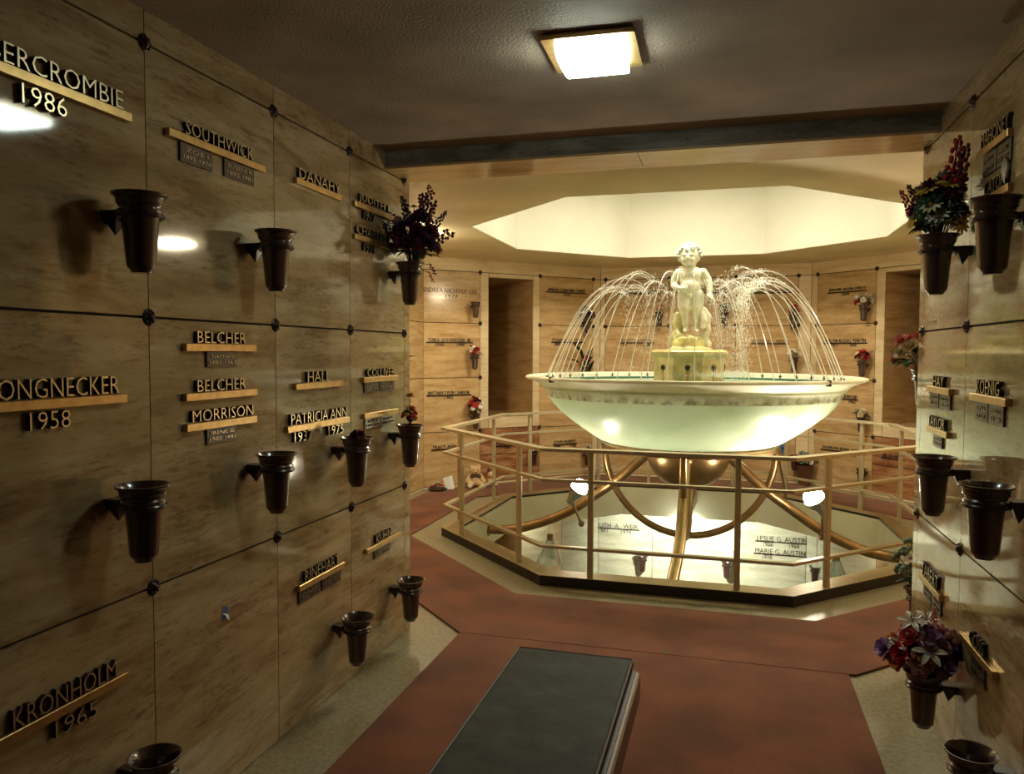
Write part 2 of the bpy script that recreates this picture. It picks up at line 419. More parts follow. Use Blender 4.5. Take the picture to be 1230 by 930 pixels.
panel_wall('wall_rear_right', WRO, oblique_cells(LENR, RJ, NR), gh=.006, gv=.008, mats=(TRAV2, TRIM, REDM), seed=33)
BC = [(.065, .88), (.88, 1.70), (1.70, 2.43)]
cells = cols(WB, BC)+[(0, .065, .03, 2.553, 1), (2.43, 2.58, .03, 2.553, 1), (0, 2.58, 0, .03, 1), (0, 2.58, 2.553, 2.75, 1)]
panel_wall('wall_rear_middle', WB, cells, gh=.006, gv=.008, mats=(TRAV2, TRIM, REDM), seed=17)
def side_wall(name, p0, p1, seed, n=3):
    W = Wall(p0, (p1[0]-p0[0], p1[1]-p0[1])); L = (Vector(p1)-Vector(p0)).length
    c = cols(W, [(L*k/n, L*(k+1)/n) for k in range(n)])+[(0, L, 0, .03, 1), (0, L, 2.553, 2.75, 1)]
    panel_wall(name, W, c, gh=.006, mats=(TRAV2, TRIM, REDM), seed=seed)
    return W
NLv = (-3.38, 5.713); NRv = (2.72, 5.934)
side_wall('wall_side_left', NLv, LOv, 41); side_wall('wall_side_right', ROv, NRv, 42)
WNL = side_wall('wall_front_left', (XL, 4.09), NLv, 43)
WNR = side_wall('wall_front_right', NRv, (XR, 4.09), 44)
def niche(name, W, a, b_, z0, z1, depth):
    mb = MB(); M = W.M(); t = .05
    e = .0025
    mb.box((a-t, .011, z0-t), (a+e, depth, z1+t), M); mb.box((b_-e, .011, z0-t), (b_+t, depth, z1+t), M)
    mb.box((a-t, depth, z0-t), (b_+t, depth+t, z1+t), M)
    mb.box((a, .011, z0-t), (b_, depth, z0+e), M); mb.box((a, .011, z1-e), (b_, depth, z1+t), M)
    struct(name, mb.mesh(name, TRAV2, uv=True))
niche('wall_niche_left', WLO, NI[0], NI[1], .82, 2.5, 3.0)
niche('wall_niche_right', WRO, NR[0], NR[1], .82, 2.5, 3.0)

# ---- floor with the octagonal well
WX, WY, WA = -.404, 7.08, 1.988
out8 = octa(WX, WY, WA); 
def well_poly(ap, sh=0):
    P = octa(WX, WY, ap); k = ap/WA
    return [(x*1 if y < WY+.1*k else WX+(x-WX)*(1-.028*(abs(x-WX) > ap*.8)), y) for x, y in P]
INNER = well_poly(1.85)
mb = MB(); mb.ringprism(INNER, octa(WX, WY, 12), -.27, 0)
struct('floor', mb.mesh('floor', [TERRAZZO], uv=True))
mb = MB(); mb.ringprism(well_poly(1.835), well_poly(1.8501), -.275, .045)
o = struct('trim_1', mb.mesh('trim_1', FASCIA))
t = thing('well_curb', 'low brass-topped curb with dark outer face around the octagonal well', 'curb', (WX, WY, 0))
mb = MB(); mb.ringprism([(x-WX, y-WY) for x, y in well_poly(1.851)], [(x-WX, y-WY) for x, y in well_poly(1.986)], .0, .0685); obj('curb_base', mb.mesh('curb_base', CURB_D), t)
mb = MB(); mb.ringprism([(x-WX, y-WY) for x, y in well_poly(1.836)], [(x-WX, y-WY) for x, y in well_poly(1.988)], .069, .073); obj('cap', mb.mesh('cap', CURB), t)

# ---- carpets
inn = octa(WX, WY, 2.24); out = octa(WX, WY, 2.87)
out = [((-1.447, 4.073) if (abs(x+1.593) < .05 and y < 5) else (.632, 4.073) if (y < 4.4) else (x, y)) for x, y in out]
mb = MB(); mb.ringprism(inn, out, .0005, .012)
obj('carpet', mb.mesh('carpet', CARPET), label='rust-red carpet ring laid around the fountain well', cat='carpet')
mb = MB(); mb.box((-1.443, -2.99, .0005), (.60, 4.066, .012))
obj('carpet', mb.mesh('carpet', CARPET), label='rust-red carpet runner along the corridor under the bench', cat='carpet')

# ---- ceilings, header beam, recess
ZC = 2.655
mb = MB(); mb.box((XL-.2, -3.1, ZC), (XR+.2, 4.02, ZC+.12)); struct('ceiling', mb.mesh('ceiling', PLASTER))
hb = [mb for mb in (MB(),)][0]
hb.box((XL-.1, 3.775, 2.575), (XR+.1, 3.795, 2.70)); me1 = hb.mesh('trim_2', GREYM, uv=True); struct('trim_2', me1)
mb = MB()
mb.box((XL-.1, 3.768, 2.562), (-.44, 4.09, 2.574)); mb.box((-.436, 3.768, 2.562), (XR+.1, 4.09, 2.574)); mb.box((XL-.1, 3.80, 2.574), (XR+.1, 4.09, 2.72))
struct('trim_3', mb.mesh('trim_3', TRAV2, uv=True))
RCX, RCY = -.385, 7.2
rec_in = octa(RCX, RCY, 1.80); ZR2 = 2.70
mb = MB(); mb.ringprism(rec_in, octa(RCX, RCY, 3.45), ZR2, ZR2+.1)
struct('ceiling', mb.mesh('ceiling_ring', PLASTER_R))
mb = MB(); mb.ringprism(octa(RCX, RCY, 1.796), octa(RCX, RCY, 1.9), ZR2+.004, 3.62)
struct('ceiling', mb.mesh('ceiling_recess', RECESS))
mb = MB(); mb.prism(octa(RCX, RCY, 1.9), 3.62, 3.7); struct('ceiling', mb.mesh('ceiling_cap', RECESS))

# ---- lower level
ZL = -3.05
LSH = -3.22
def low(name, W, L, cells, seed): panel_wall(name, W, cells, gh=.006, mats=(LOWM, TRIM, REDM), seed=seed)
LZ = [-3.05, -2.1, -1.38, -.31]
def lcells(js): return [(a, b_, z0, z1) for a, b_ in zip(js[:-1], js[1:]) for z0, z1 in zip(LZ[:-1], LZ[1:])]
low('wall_lower_rear', WB, 2.58, lcells([0, .706, 1.73, 2.58]), 51)
c = lcells([0, .75])+lcells([1.28, sL(-2.16)])+[(sL(-2.16), sL(-2.03), -3.05, -.31, 1)]+lcells([sL(-2.03), LEN])+[(.75, 1.28, -3.05, -2.4), (.75, 1.28, -.5, -.31)]
low('wall_lower_rear_left', WLO, LEN, c, 52)
niche('wall_lower_niche_left', WLO, .75, 1.28, -2.4, -.5, 1.5)
c = lcells([0, .16, .95])+lcells([1.5, LENR])+[(.95, 1.5, -3.05, -2.4), (.95, 1.5, -.45, -.31)]
low('wall_lower_rear_right', WRO, LENR, c, 53)
niche('wall_lower_niche_right', WRO, .95, 1.5, -2.4, -.45, 1.5)
for nm, p0, p1, sd in (('wall_lower_left', NLv, LOv, 54), ('wall_lower_right', ROv, NRv, 55), ('wall_lower_front_left', (XL, 4.09), NLv, 56), ('wall_lower_front_right', NRv, (XR, 4.09), 57), ('wall_lower_front', (XR, 4.09), (XL, 4.09), 58)):
    W = Wall(p0, (p1[0]-p0[0], p1[1]-p0[1])); L = (Vector(p1)-Vector(p0)).length
    low(nm, W, L, lcells([0, L/3, 2*L/3, L]), sd)
mb = MB(); mb.prism(octa(-.33, 7.05, 3.6), ZL-.1, ZL); struct('floor', mb.mesh('floor_lower', TERRAZZO, uv=True))

# ---- railing
RV = octa(WX, WY, WA)
RV = [(x if y < WY+.1 else WX+(x-WX)*(.97 if abs(x-WX) > 1.5 else .985), y) for x, y in RV]
t = thing('railing', 'brass railing of three flat rails and posts around the fountain well', 'railing', (WX, WY, .073))
def lpoly(k): return [((x-WX)*k, (y-WY)*k) for x, y in RV]
for nm, z, hw, hh in (('top_rail', .865, .023, .011), ('middle_rail', .655, .017, .0095), ('lower_rail', .195, .017, .0095)):
    mb = MB(); mb.ringprism(lpoly(1-.036*hw/.023), lpoly(1-.010+(.012 if hw > .02 else .004)), z-hh, z+hh); obj(nm, mb.mesh(nm, RAIL), t)
for i in range(8):
    a, b_ = Vector((*RV[i], 0)), Vector((*RV[(i+1) % 8], 0)); a -= Vector((WX, WY, 0)); b_ -= Vector((WX, WY, 0))
    for f in (.205, .795):
        p = (a+(b_-a)*f)*.983; an = math.atan2((b_-a).y, (b_-a).x)
        mb = MB(); w = .020; mb.bevbox((-w, -w*.75, 0), (w, w*.75, .857), .004)
        obj('post', mb.mesh('post', RAIL), t, p, (0, 0, an))

# ---- fountain: stand, bowl, pipe ring, pedestal
FX, FY = -.335, 7.05
t = thing('fountain_stand', 'bronze tube stand of hoops and four splayed legs carrying the fountain bowl', 'stand', (FX, FY, 0))
cir = lambda r, z, n=48: [(r*math.cos(2*PI*k/n), r*math.sin(2*PI*k/n), z) for k in range(n)]
mb = MB(); mb.tube(cir(.75, .775), .028, 10, True); obj('top_ring', mb.mesh('top_ring', GOLD, True), t)
for k in range(2):
    pts = []
    for i in range(33):
        a = -PI+PI*i/32; pts.append((.75*math.cos(a)*(1 if k == 0 else 0), .75*math.cos(a)*(k), .76+.80*math.sin(a)))
    mb = MB(); mb.tube(pts, .030, 10); obj('hoop', mb.mesh('hoop', GOLD, True), t)
for k in range(4):
    a = -PI/2+k*PI/2; c, s = math.cos(a), math.sin(a)
    prof = [(.36, .68), (.45, .60), (.62, .44), (.85, .27), (1.1, .10), (1.35, -.02), (1.55, -.085), (1.75, -.115), (1.90, -.12)]
    # smooth through the profile
    P = []
    for i in range(len(prof)-1):
        p0, p1, p2, p3 = prof[max(i-1, 0)], prof[i], prof[i+1], prof[min(i+2, len(prof)-1)]
        for q in range(4):
            u = q/4; f = lambda A, B, C, D: .5*(2*B+(C-A)*u+(2*A-5*B+4*C-D)*u*u+(3*B-A-3*C+D)*u**3)
            P.append((f(p0[0], p1[0], p2[0], p3[0]), f(p0[1], p1[1], p2[1], p3[1])))
    P.append(prof[-1])
    off = (WX-FX, WY-FY)
    pts = [(r*c+off[0]*max(0, (r-1)), r*s+off[1]*max(0, (r-1)), z) for r, z in P]
    mb = MB(); mb.tube(pts, .044, 12); lg = obj('leg', mb.mesh('leg', GOLD, True), t)
    mb = MB(); mb.ball(pts[0], .058, 10, 7); obj('knuckle', mb.mesh('knuckle', GOLD, True), lg)
    e = pts[-1]
    mb = MB(); mb.tube([(e[0]-c*.10, e[1]-s*.10, e[2]), (e[0]+c*.002, e[1]+s*.002, e[2])], .06, 12); obj('end_socket', mb.mesh('end_socket', GOLD, True), lg)
prof = [(0, .395), (.08, .40), (.16, .42), (.24, .46), (.30, .52), (.34, .59), (.362, .66), (.362, .69), (.30, .70), (.12, .71), (.10, .80), (0, .80)]
mb = MB(); mb.lathe(prof, 36); obj('hub', mb.mesh('hub', GOLD, True), t)
BO = [(0, .80), (.45, .803), (.74, .812), (.80, .835), (.88, .885), (.97, .945), (1.06, 1.012), (1.15, 1.085), (1.21, 1.15), (1.255, 1.215)]
BL = [(1.255, 1.215), (1.262, 1.235), (1.268, 1.26), (1.30, 1.30), (1.345, 1.335), (1.41, 1.362), (1.455, 1.375), (1.462, 1.385), (1.455, 1.397), (1.43, 1.402), (1.385, 1.398), (1.36, 1.385), (1.345, 1.35)]
BI = [(1.345, 1.35), (1.32, 1.33), (1.305, 1.29)]
t = thing('fountain_bowl', 'wide shallow pale green fountain bowl with a stained cream lip, on the bronze stand', 'bowl', (FX, FY, 0))
mb = MB(); mb.lathe(BO, 96, cap=False); mb.cur = 0; obj('basin', mb.mesh('basin', BOWL, True, fix=False), t)
mb = MB(); mb.lathe(BL, 96, cap=False); obj('rim', mb.mesh('rim', LIP, True, fix=False), t)
mb = MB(); mb.lathe(BI, 96, cap=False); obj('lining', mb.mesh('lining', BOWL, True, fix=False), t)
for an in (-2.37, -.76):
    x, y = 1.44*math.cos(an), 1.44*math.sin(an)
    mb = MB(); mb.bevbox((-.012, -.02, 1.36), (.012, .02, 1.408), .004, Matrix.Translation((x, y, 0)) @ Matrix.Rotation(an+PI/2, 4, 'Z')); obj('rim_clip', mb.mesh('rim_clip', NOZ), t)
mb = MB(); mb.prism([(FX+1.30*math.cos(2*PI*k/64), FY+1.30*math.sin(2*PI*k/64)) for k in range(64)], 1.300, 1.325)
obj('pool_water', mb.mesh('pool_water', POOL), label='still water lying in the fountain bowl', cat='water', kind='stuff')
t = thing('spray_pipe', 'verdigris pipe ring with upright nozzles just inside the bowl lip', 'pipe', (FX, FY, 0))
mb = MB(); mb.tube(cir(1.275, 1.345, 72), .012, 8, True); obj('pipe_ring', mb.mesh('pipe_ring', PIPE, True), t)
mb = MB(); mb.tube([(0, 0, 0), (0, 0, .045)], [.007, .005], 6); mb.tube([(-.017, 0, .022), (.017, 0, .022)], .005, 6); NZ = mb.mesh('nozzle', NOZ)
NJ = 40
for k in range(NJ):
    a = 2*PI*(k+.5)/NJ
    obj('nozzle', NZ, t, (1.275*math.cos(a), 1.275*math.sin(a), 1.352), (0, 0, a+PI/2))

for k in range(6):   # added fill lamps, out of view, that make the bowl glow evenly
    a = 2*PI*k/6+.3; x_, y_ = .66*math.cos(a), .66*math.sin(a)
    u_ = thing('bowl_fill_lamp', 'added round fill lamp out of sight under the water, lighting the fountain bowl', 'lamp', (FX+x_, FY+y_, .835), 0, 'added fill lamps in the bowl')
    mb = MB(); mb.lathe([(.05, -.022), (.05, .02), (.042, .024), (0, .02)], 16); obj('fill_lamp_body', mb.mesh('fill_lamp_body', NOZ, True), u_)
    ld = bpy.data.lights.new('bowl_fill_glow', 'POINT'); ld.energy = BOWL_FILL; ld.color = (1, .95, .75); ld.shadow_soft_size = .05
    l_ = bpy.data.objects.new('bowl_fill_glow', ld); COL.objects.link(l_); l_.location = (FX+x_, FY+y_, 1.12)
# water jets
def jet_mesh(rnd, heavy):
    mb = MB(); H0 = 1.39; r0 = 1.27; pk = .86+rnd.uniform(-.09, .07); rp = rnd.uniform(.58, .76); ue = rnd.uniform(1.12, 1.34)
    A = []
    for i in range(21):
        u = ue*i/20; A.append((r0+(rp-r0)*u, rnd.gauss(0, .0035)*max(0, u-.8)*4, H0+pk*(1-(1-u)**2)))
    mb.tube(A, [.0042-.0028*i/20 for i in range(21)], 6)
    m1 = mb; mb = MB()
    # broken part: strings of drops beyond the crest
    for j in range(rnd.randint(340, 440) if heavy else rnd.randint(70, 110)):
        v = rnd.random(); u = 1.0+v*(1.35 if heavy else 1.1); w = rnd.gauss(0, (.012+.05*v)*(1.35 if heavy else 1))
        r = r0+(rp-r0)*min(u, 1.25+.12*v)+rnd.gauss(0, .014+.03*v); z = H0+pk*(1-(1-u)**2)*(1 if u < 2 else .0)+(0 if u < 2 else .03)+rnd.gauss(0, .012)
        if z < H0-.02: continue
        rr = rnd.uniform(.0011, .0025)
        if r > .345: mb.ball((r, w, z), (rr, rr, rr*rnd.uniform(1.3, 6)), 4, 3)
    for j in range(26):
        u = .72+.28*rnd.random(); mb.ball((r0+(rp-r0)*u+rnd.gauss(0, .01), rnd.gauss(0, .008), H0+pk*(1-(1-u)**2)+rnd.gauss(0, .008)), rnd.uniform(.002, .0035), 4, 3)
    return m1.mesh('stream', STREAM, True, fix=False), mb.mesh('droplets', DROPS, True, fix=False)
rnd = random.Random(5)
JM = [jet_mesh(rnd, k >= 7) for k in range(14)]
for k in range(NJ):
    a = 2*PI*(k+.5)/NJ
    t = thing('water_jet', 'thin arching jet of water rising inward from the bowl rim and breaking into drops', 'water jet', (FX, FY, 0), a, 'water jets of the fountain')
    jm = JM[(k*5+k//7) % 7+(7 if k < 7 or k > 31 else 0)]
    obj('stream', jm[0], t); obj('droplets', jm[1], t, kind='stuff')

# pedestal
t = thing('pedestal', 'eight-sided stained stone pedestal in the bowl beneath the cherub statue', 'pedestal', (FX, FY, 1.0))
ap = .30; k8 = 1/math.cos(PI/8)
mb = MB(); mb.lathe([(ap*k8, -.16), (ap*k8, .56), (ap*k8+.012, .575), (ap*k8+.03, .59), (ap*k8+.03, .612), (ap*k8+.012, .625), (ap*k8-.02, .632), (0, .634)], 8, a0=PI/8)
obj('shaft', mb.mesh('shaft', PED), t)
for i in range(8):
    a = -PI/2+i*PI/4
    mb = MB(); M = Matrix.Translation((math.cos(a)*(ap+.0005), math.sin(a)*(ap+.0005), .475)) @ Matrix.Rotation(a+PI/2, 4, 'Z') @ Matrix.Rotation(PI/2, 4, 'X')
    mb.lathe([(.026, 0), (.024, .008), (.012, .010), (.010, .003), (0, .003)], 12, M)
    sp = obj('spout', mb.mesh('spout', NOZ, True), t)
    mb = MB(); mb.add([(-.014, -.0012, .45), (.014, -.0012, .45), (.008, -.0012, .32), (.0, -.0012, .27), (-.009, -.0012, .33)], [(0, 1, 2, 3, 4)], Matrix.Translation((math.cos(a)*ap, math.sin(a)*ap, 0)) @ Matrix.Rotation(a+PI/2, 4, 'Z'))
    obj('rust_streak', mb.mesh('rust_streak', RUST, fix=False), t)

# ---- statue (local: x right, -y towards the corridor, z up), metres above the pedestal
def blob(parts, name, m_, vox=.008, sm=4):
    mb = MB()
    for p in parts:
        if p[0] == 'b': mb.ball(p[1], p[2], 16, 12, p[3] if len(p) > 3 else None)
        else:  # limb: chain of points with radii
            pts, rs = p[1], p[2]
            for i in range(len(pts)-1):
                a, b_ = Vector(pts[i]), Vector(pts[i+1]); n = max(2, int((b_-a).length/.008))
                for q in range(n+1):
                    u = q/n; mb.ball(a+(b_-a)*u, rs[i]+(rs[i+1]-rs[i])*u, 12, 8)
    me = mb.mesh(name+'_src', m_, True, fix=False)
    o = bpy.data.objects.new('tmp', me); COL.objects.link(o)
    md = o.modifiers.new('r', 'REMESH'); md.mode = 'VOXEL'; md.voxel_size = vox
    ms = o.modifiers.new('s', 'SMOOTH'); ms.iterations = sm; ms.factor = .5
    bpy.context.view_layer.update()
    m2 = bpy.data.meshes.new_from_object(o.evaluated_get(bpy.context.evaluated_depsgraph_get()))
    bpy.data.objects.remove(o); m2.name = name
    m2.polygons.foreach_set('use_smooth', [True]*len(m2.polygons))
    m2.materials.clear(); m2.materials.append(m_)
    return m2
t = thing('cherub_statue', 'white marble statue of a curly-haired cherub on a rocky base atop the pedestal', 'statue', (FX, FY, 1.635)); t.scale = (.97, .97, .965)
HX = -.015
head = [('b', (HX, 0, .845), (.078, .085, .098)), ('b', (HX-.006, -.05, .815), (.056, .045, .052)),   # skull, face
        ('b', (HX-.034, -.066, .806), (.026, .024, .024)), ('b', (HX+.026, -.066, .806), (.026, .024, .024)),  # cheeks
        ('b', (HX-.006, -.098, .822), (.011, .016, .013)), ('b', (HX-.006, -.090, .835), (.008, .010, .016)),  # nose
        ('b', (HX-.006, -.088, .798), (.018, .010, .006)), ('b', (HX-.006, -.087, .789), (.014, .010, .006)),  # lips
        ('b', (HX-.006, -.080, .772), (.020, .016, .014)),  # chin
        ('b', (HX-.03, -.080, .85), (.024, .014, .009)), ('b', (HX+.018, -.080, .85), (.024, .014, .009)),  # brows
        ('b', (HX-.08, -.005, .82), (.012, .016, .024)), ('b', (HX+.076, -.005, .82), (.012, .016, .024)),  # ears
        ('l', [(0, .005, .77), (.0, .005, .70)], [.045, .052])]
torso = [('b', (0, 0, .655), (.115, .075, .075)), ('b', (-.035, -.035, .645), (.052, .040, .045)), ('b', (.04, -.035, .645), (.052, .040, .045)),
         ('b', (0, 0, .58), (.098, .075, .09)), ('b', (0, -.028, .525), (.090, .072, .07)), ('b', (0, -.088, .515), (.006, .010, .006)),
         ('b', (.002, .008, .455), (.105, .082, .07)), ('b', (-.05, .055, .44), (.055, .05, .055)), ('b', (.055, .055, .44), (.055, .05, .055)),
         ('b', (0, -.075, .425), (.014, .02, .02)),
         # legs
         ('l', [(-.052, 0, .43), (-.050, -.03, .31), (-.046, -.01, .255), (-.042, .012, .20), (-.036, .015, .11), (-.034, .012, .075)], [.068, .058, .042, .044, .030, .028]),
         ('l', [(-.034, .005, .075), (-.038, -.035, .058), (-.042, -.07, .05)], [.028, .024, .018]),
         ('l', [(.055, 0, .43), (.060, -.012, .31), (.058, 0, .25), (.055, .015, .20), (.050, .018, .11), (.048, .012, .07)], [.070, .060, .044, .044, .030, .028]),
         ('l', [(.048, .005, .07), (.054, -.035, .055), (.060, -.07, .048)], [.028, .024, .018])]
for i in range(5):
    torso.append(('b', (-.055+i*.009, -.088+abs(i-1)*.004, .046), .0075)); torso.append(('b', (.042+i*.009, -.088+abs(3-i)*.004, .044), .0075))
armL = [('l', [(-.108, 0, .672), (-.142, .01, .61), (-.150, .0, .545), (-.125, -.05, .515), (-.085, -.092, .50)], [.042, .038, .031, .030, .022])]
armR = [('l', [(.108, 0, .672), (.150, .01, .60), (.168, -.005, .535), (.172, -.03, .47), (.17, -.045, .445)], [.042, .038, .031, .028, .020])]
def hand(base, d, side, up, n_=4):
    out = []; b = Vector(base); d = Vector(d).normalized(); s_ = Vector(side).normalized(); u_ = Vector(up).normalized()
    out.append(('l', [b, b+d*.022], [.020, .019]))
    for i in range(4):
        L = (.026, .031, .029, .022)[i]; o0 = b+d*.028+s_*((i-1.5)*.0115)
        out.append(('l', [o0, o0+d*L*.5-u_*.003, o0+d*L*.9-u_*.012], [.0068, .0062, .0052]))
    out.append(('l', [b+s_*-.016+d*.004, b-s_*.030+d*.018, b-s_*.033+d*.032], [.0085, .007, .006]))
    return out
armL += hand((-.078, -.098, .497), (.8, -.35, .15), (0, .2, 1), (0, -1, 0))
armR += hand((.172, -.055, .43), (.35, -.6, -.45), (1, .3, 0), (0, 0, 1))
def XF(parts, hd=False):
    f = lambda p: (p[0], p[1], .125+.86*p[2]) if not hd else (HX+(p[0]-HX)*1.1, p[1]*1.1, .125+.86*.83+(p[2]-.83)*1.02)
    out = []
    for q in parts:
        if q[0] == 'b':
            r_ = q[2]; r_ = tuple(x*(1.1 if hd else 1) for x in r_) if isinstance(r_, (tuple, list)) else r_*(1.1 if hd else 1)
            out.append(('b', f(q[1]), r_))
        else: out.append(('l', [f(x) for x in q[1]], q[2]))
    return out
obj('body', blob(XF(head, True)+XF(torso+armL+armR)+[('l', [(0, .005, .80), (0, .005, .72)], [.045, .052])], 'body', STATUE, .0065, 3), t)
rn = random.Random(3); hair = [('b', (HX, .014, .862), (.080, .084, .088))]
for i in range(90):
    a = rn.uniform(0, 2*PI); e = rn.uniform(-.25, 1.5); d = Vector((math.cos(a)*math.cos(e), math.sin(a)*math.cos(e), math.sin(e)))
    if d.y < -.35 and d.z < .30: continue
    hair.append(('b', (HX+d.x*.090, .012+d.y*.092, .862+d.z*.094), rn.uniform(.014, .019)))
hair = XF(hair, True)
obj('hair', blob(hair, 'hair', STATUE_H, .005, 0), t)
rock = [('b', (0, 0, .0), (.20, .17, .035)), ('b', (-.01, .01, .05), (.15, .13, .085))]
for i in range(26):
    a = rn.uniform(0, 2*PI); r = rn.uniform(.06, .155); rock.append(('b', (r*math.cos(a), r*math.sin(a)*.85, rn.uniform(.02, .13)*(1.25-r*4.5)+.02), (rn.uniform(.025, .05), rn.uniform(.02, .04), rn.uniform(.015, .035))))
rock += [('l', [(-.11, .03, .03), (-.135, .04, .10), (-.10, .04, .18), (-.125, .035, .24), (-.115, .03, .32)], [.05, .055, .045, .04, .03]),
         ('l', [(-.125, .0, .08), (-.09, -.03, .13), (-.12, .0, .17)], [.028, .03, .02])]
obj('rocky_base', blob(rock, 'rocky_base', STATUE_B, .008, 3), t)
drap = [('l', [(.115, .03, .36), (.15, .02, .30), (.135, .03, .24), (.155, .02, .18), (.12, .03, .12), (.15, .02, .05)], [.035, .042, .046, .038, .04, .045]),
        ('l', [(.10, -.02, .34), (.13, -.03, .26), (.11, -.03, .2)], [.02, .03, .02])]
obj('drapery', blob(drap, 'drapery', STATUE, .008, 2), t)

# ---- floodlights and lamps
def flood(label, pos, aim, mount, col, e, bulb_s, r=.055):
    d = (Vector(aim)-Vector(pos)).normalized(); q = d.to_track_quat('Z', 'Y')
    t = thing('floodlight', label, 'floodlight', pos); t.rotation_mode = 'QUATERNION'; t.rotation_quaternion = q
    mb = MB(); mb.lathe([(0, -.16), (.03, -.16), (.036, -.12), (.045, -.09), (r, -.03), (r+.008, 0), (r+.008, .008), (r, .008), (r-.004, -.02), (0, -.05)], 24); obj('housing', mb.mesh('housing', CHROME, True), t)
    mb = MB(); mb.ball((0, 0, .02), r*.98, 20, 12); obj('lens', mb.mesh('lens', emis('lit_lens', col, bulb_s), True), t)
    mp = q.inverted() @ (Vector(mount)-Vector(pos)); mb = MB(); mb.tube([(0, 0, -.13), tuple(mp)], .012, 8); mb.ball(tuple(mp), .03, 12, 8); obj('bracket', mb.mesh('bracket', GOLD, True), t)
    ld = bpy.data.lights.new('flood_beam', 'SPOT'); ld.energy = e; ld.color = col; ld.spot_size = 2.3; ld.spot_blend = .9; ld.shadow_soft_size = .05
    l_ = bpy.data.objects.new('flood_beam', ld); COL.objects.link(l_); l_.location = Vector(pos)+d*(r+.03); l_.rotation_mode = 'QUATERNION'; l_.rotation_quaternion = d.to_track_quat('-Z', 'Y')
WARM = (1, .90, .70); COOL = (.90, 1, .90)
flood('lit floodlight on the left of the well, aimed up at the bowl', (-1.245, 6.6, .41), (-.85, 6.45, 1.0), (-1.30, 7.06, .0), WARM, FL_L, 60, .075)
flood('lit floodlight on the right of the well, aimed up at the bowl', (.69, 6.6, .425), (.35, 6.40, 1.0), (.80, 7.06, .02), WARM, FL_R, 80, .082)
flood('lit floodlight on the far well edge, aimed at the lower wall', (-.45, 8.70, -.36), (-.38, 10.0, -.70), (-.45, 8.91, -.10), COOL, FL_D, 60, .045)
flood('small lit floodlight behind the bowl near its right underside', (.42, 7.75, .77), (-.1, 7.2, 2.0), (.62, 8.5, .02), WARM, FL_S, 60, .035)

for x_, y_, e_ in ((-2.2, 6.2, LOWF), (1.4, 6.2, LOWF), (-2.3, 9.0, LOWF*.5), (1.6, 9.0, LOWF*.5)):  # added fill lights without fixtures, brightening the lower level walls
    ld = bpy.data.lights.new('lower_room_fill', 'AREA'); ld.energy = e_; ld.size = .4; ld.color = (1, .95, .72)
    l_ = bpy.data.objects.new('lower_room_fill', ld); COL.objects.link(l_); l_.location = (x_, y_, -.36)
def ceiling_lamp(label, x, y, z, s, power, lt):
    t = thing('ceiling_lamp', label, 'ceiling lamp', (x, y, z))
    mb = MB(); mb.bevbox((-.155, -.155, -.022), (.155, .155, 0), .006, Matrix.Rotation(.02, 4, 'Z')); obj('brass_plate', mb.mesh('brass_plate', BRASS), t)
    mb = MB(); n = 10; pr = [(.135*math.sin(PI*(k/n-.5)), -.020-.052*(math.cos(PI*(k/n-.5)))**.45) for k in range(n+1)]
    vs = [(-.108, y_, z_) for y_, z_ in pr]+[(.108, y_, z_) for y_, z_ in pr]
    N = n+1; mb.add(vs, [tuple(range(N)), tuple(range(2*N-1, N-1, -1))]+[(i, i+1, N+i+1, N+i) for i in range(n)]+[(0, N, 2*N-1, N-1)])
    obj('glass_diffuser', mb.mesh('glass_diffuser', emis('lit_diffuser', lt, power), True), t)
ceiling_lamp('square brass ceiling lamp with glowing white glass over the corridor', -.466, 2.685, ZC, 1, LAMP_C, (.86, 1, .88))
ceiling_lamp('brass ceiling lamp on the right of the ceiling around the fountain', 1.75, 6.45, ZR2, 1, LAMP_R, (1, .86, .58))
ceiling_lamp('brass ceiling lamp behind the dark bouquet, left of the fountain ceiling', -2.80, 6.62, ZR2, 1, LAMP_R, (1, .86, .58))
mb = MB(); mb.prism([(p[0]*.5, p[1]*.5) for p in octa(0, 0, 1.3)], -.03, 0)
RFILL = thing('recess_fill_panel', 'added octagonal fill panel, unseen, high in the ceiling recess over the fountain', 'fill panel', (RCX, RCY, 3.615))  # added emitter, hidden from the camera, that brightens recess and rotunda
obj('glowing_panel', mb.mesh('glowing_panel', emis('fill_panel_glow', (1, .90, .68), RECESS_FILL)), RFILL)

# ------------------------------------------------------------------ vases
VP = [(0, -.225), (.026, -.225), (.031, -.215), (.038, -.208), (.040, -.200), (.050, -.075), (.053, -.066), (.0535, -.060), (.061, -.056), (.062, -.046), (.057, -.040), (.060, -.032), (.0645, -.028), (.066, -.014), (.069, -.009), (.077, -.005), (.078, .001), (.073, .001), (.062, -.012), (.052, -.04), (.048, -.06), (.030, -.19), (0, -.19)]
mb = MB(); mb.lathe(VP, 28, cap=False); VB = mb.mesh('vase_body', VASE, True, fix=False)
mb = MB(); mb.tube(cir(.060, -.062, 24), .007, 8, True); VC = mb.mesh('collar', VASE_B, True)
mb = MB(); mb.lathe([(0, .0), (.038, .0), (.040, -.012), (0, -.070)], 4, Matrix.Translation((0, .088, -.044)) @ Matrix.Rotation(PI/4, 4, 'Z'), cap=False); mb.tube([(0, .062, -.062), (0, .108, -.062)], .012, 8); mb.box((-.012, .100, -.08), (.012, .117, -.045))
VK = mb.mesh('wall_bracket', VASE_B, False)
vproto = thing('flower_vase', '', 'vase', (0, 0, -20)); obj('vase_body', VB, vproto); obj('collar', VC, vproto); obj('wall_bracket', VK, vproto)
used = [0]
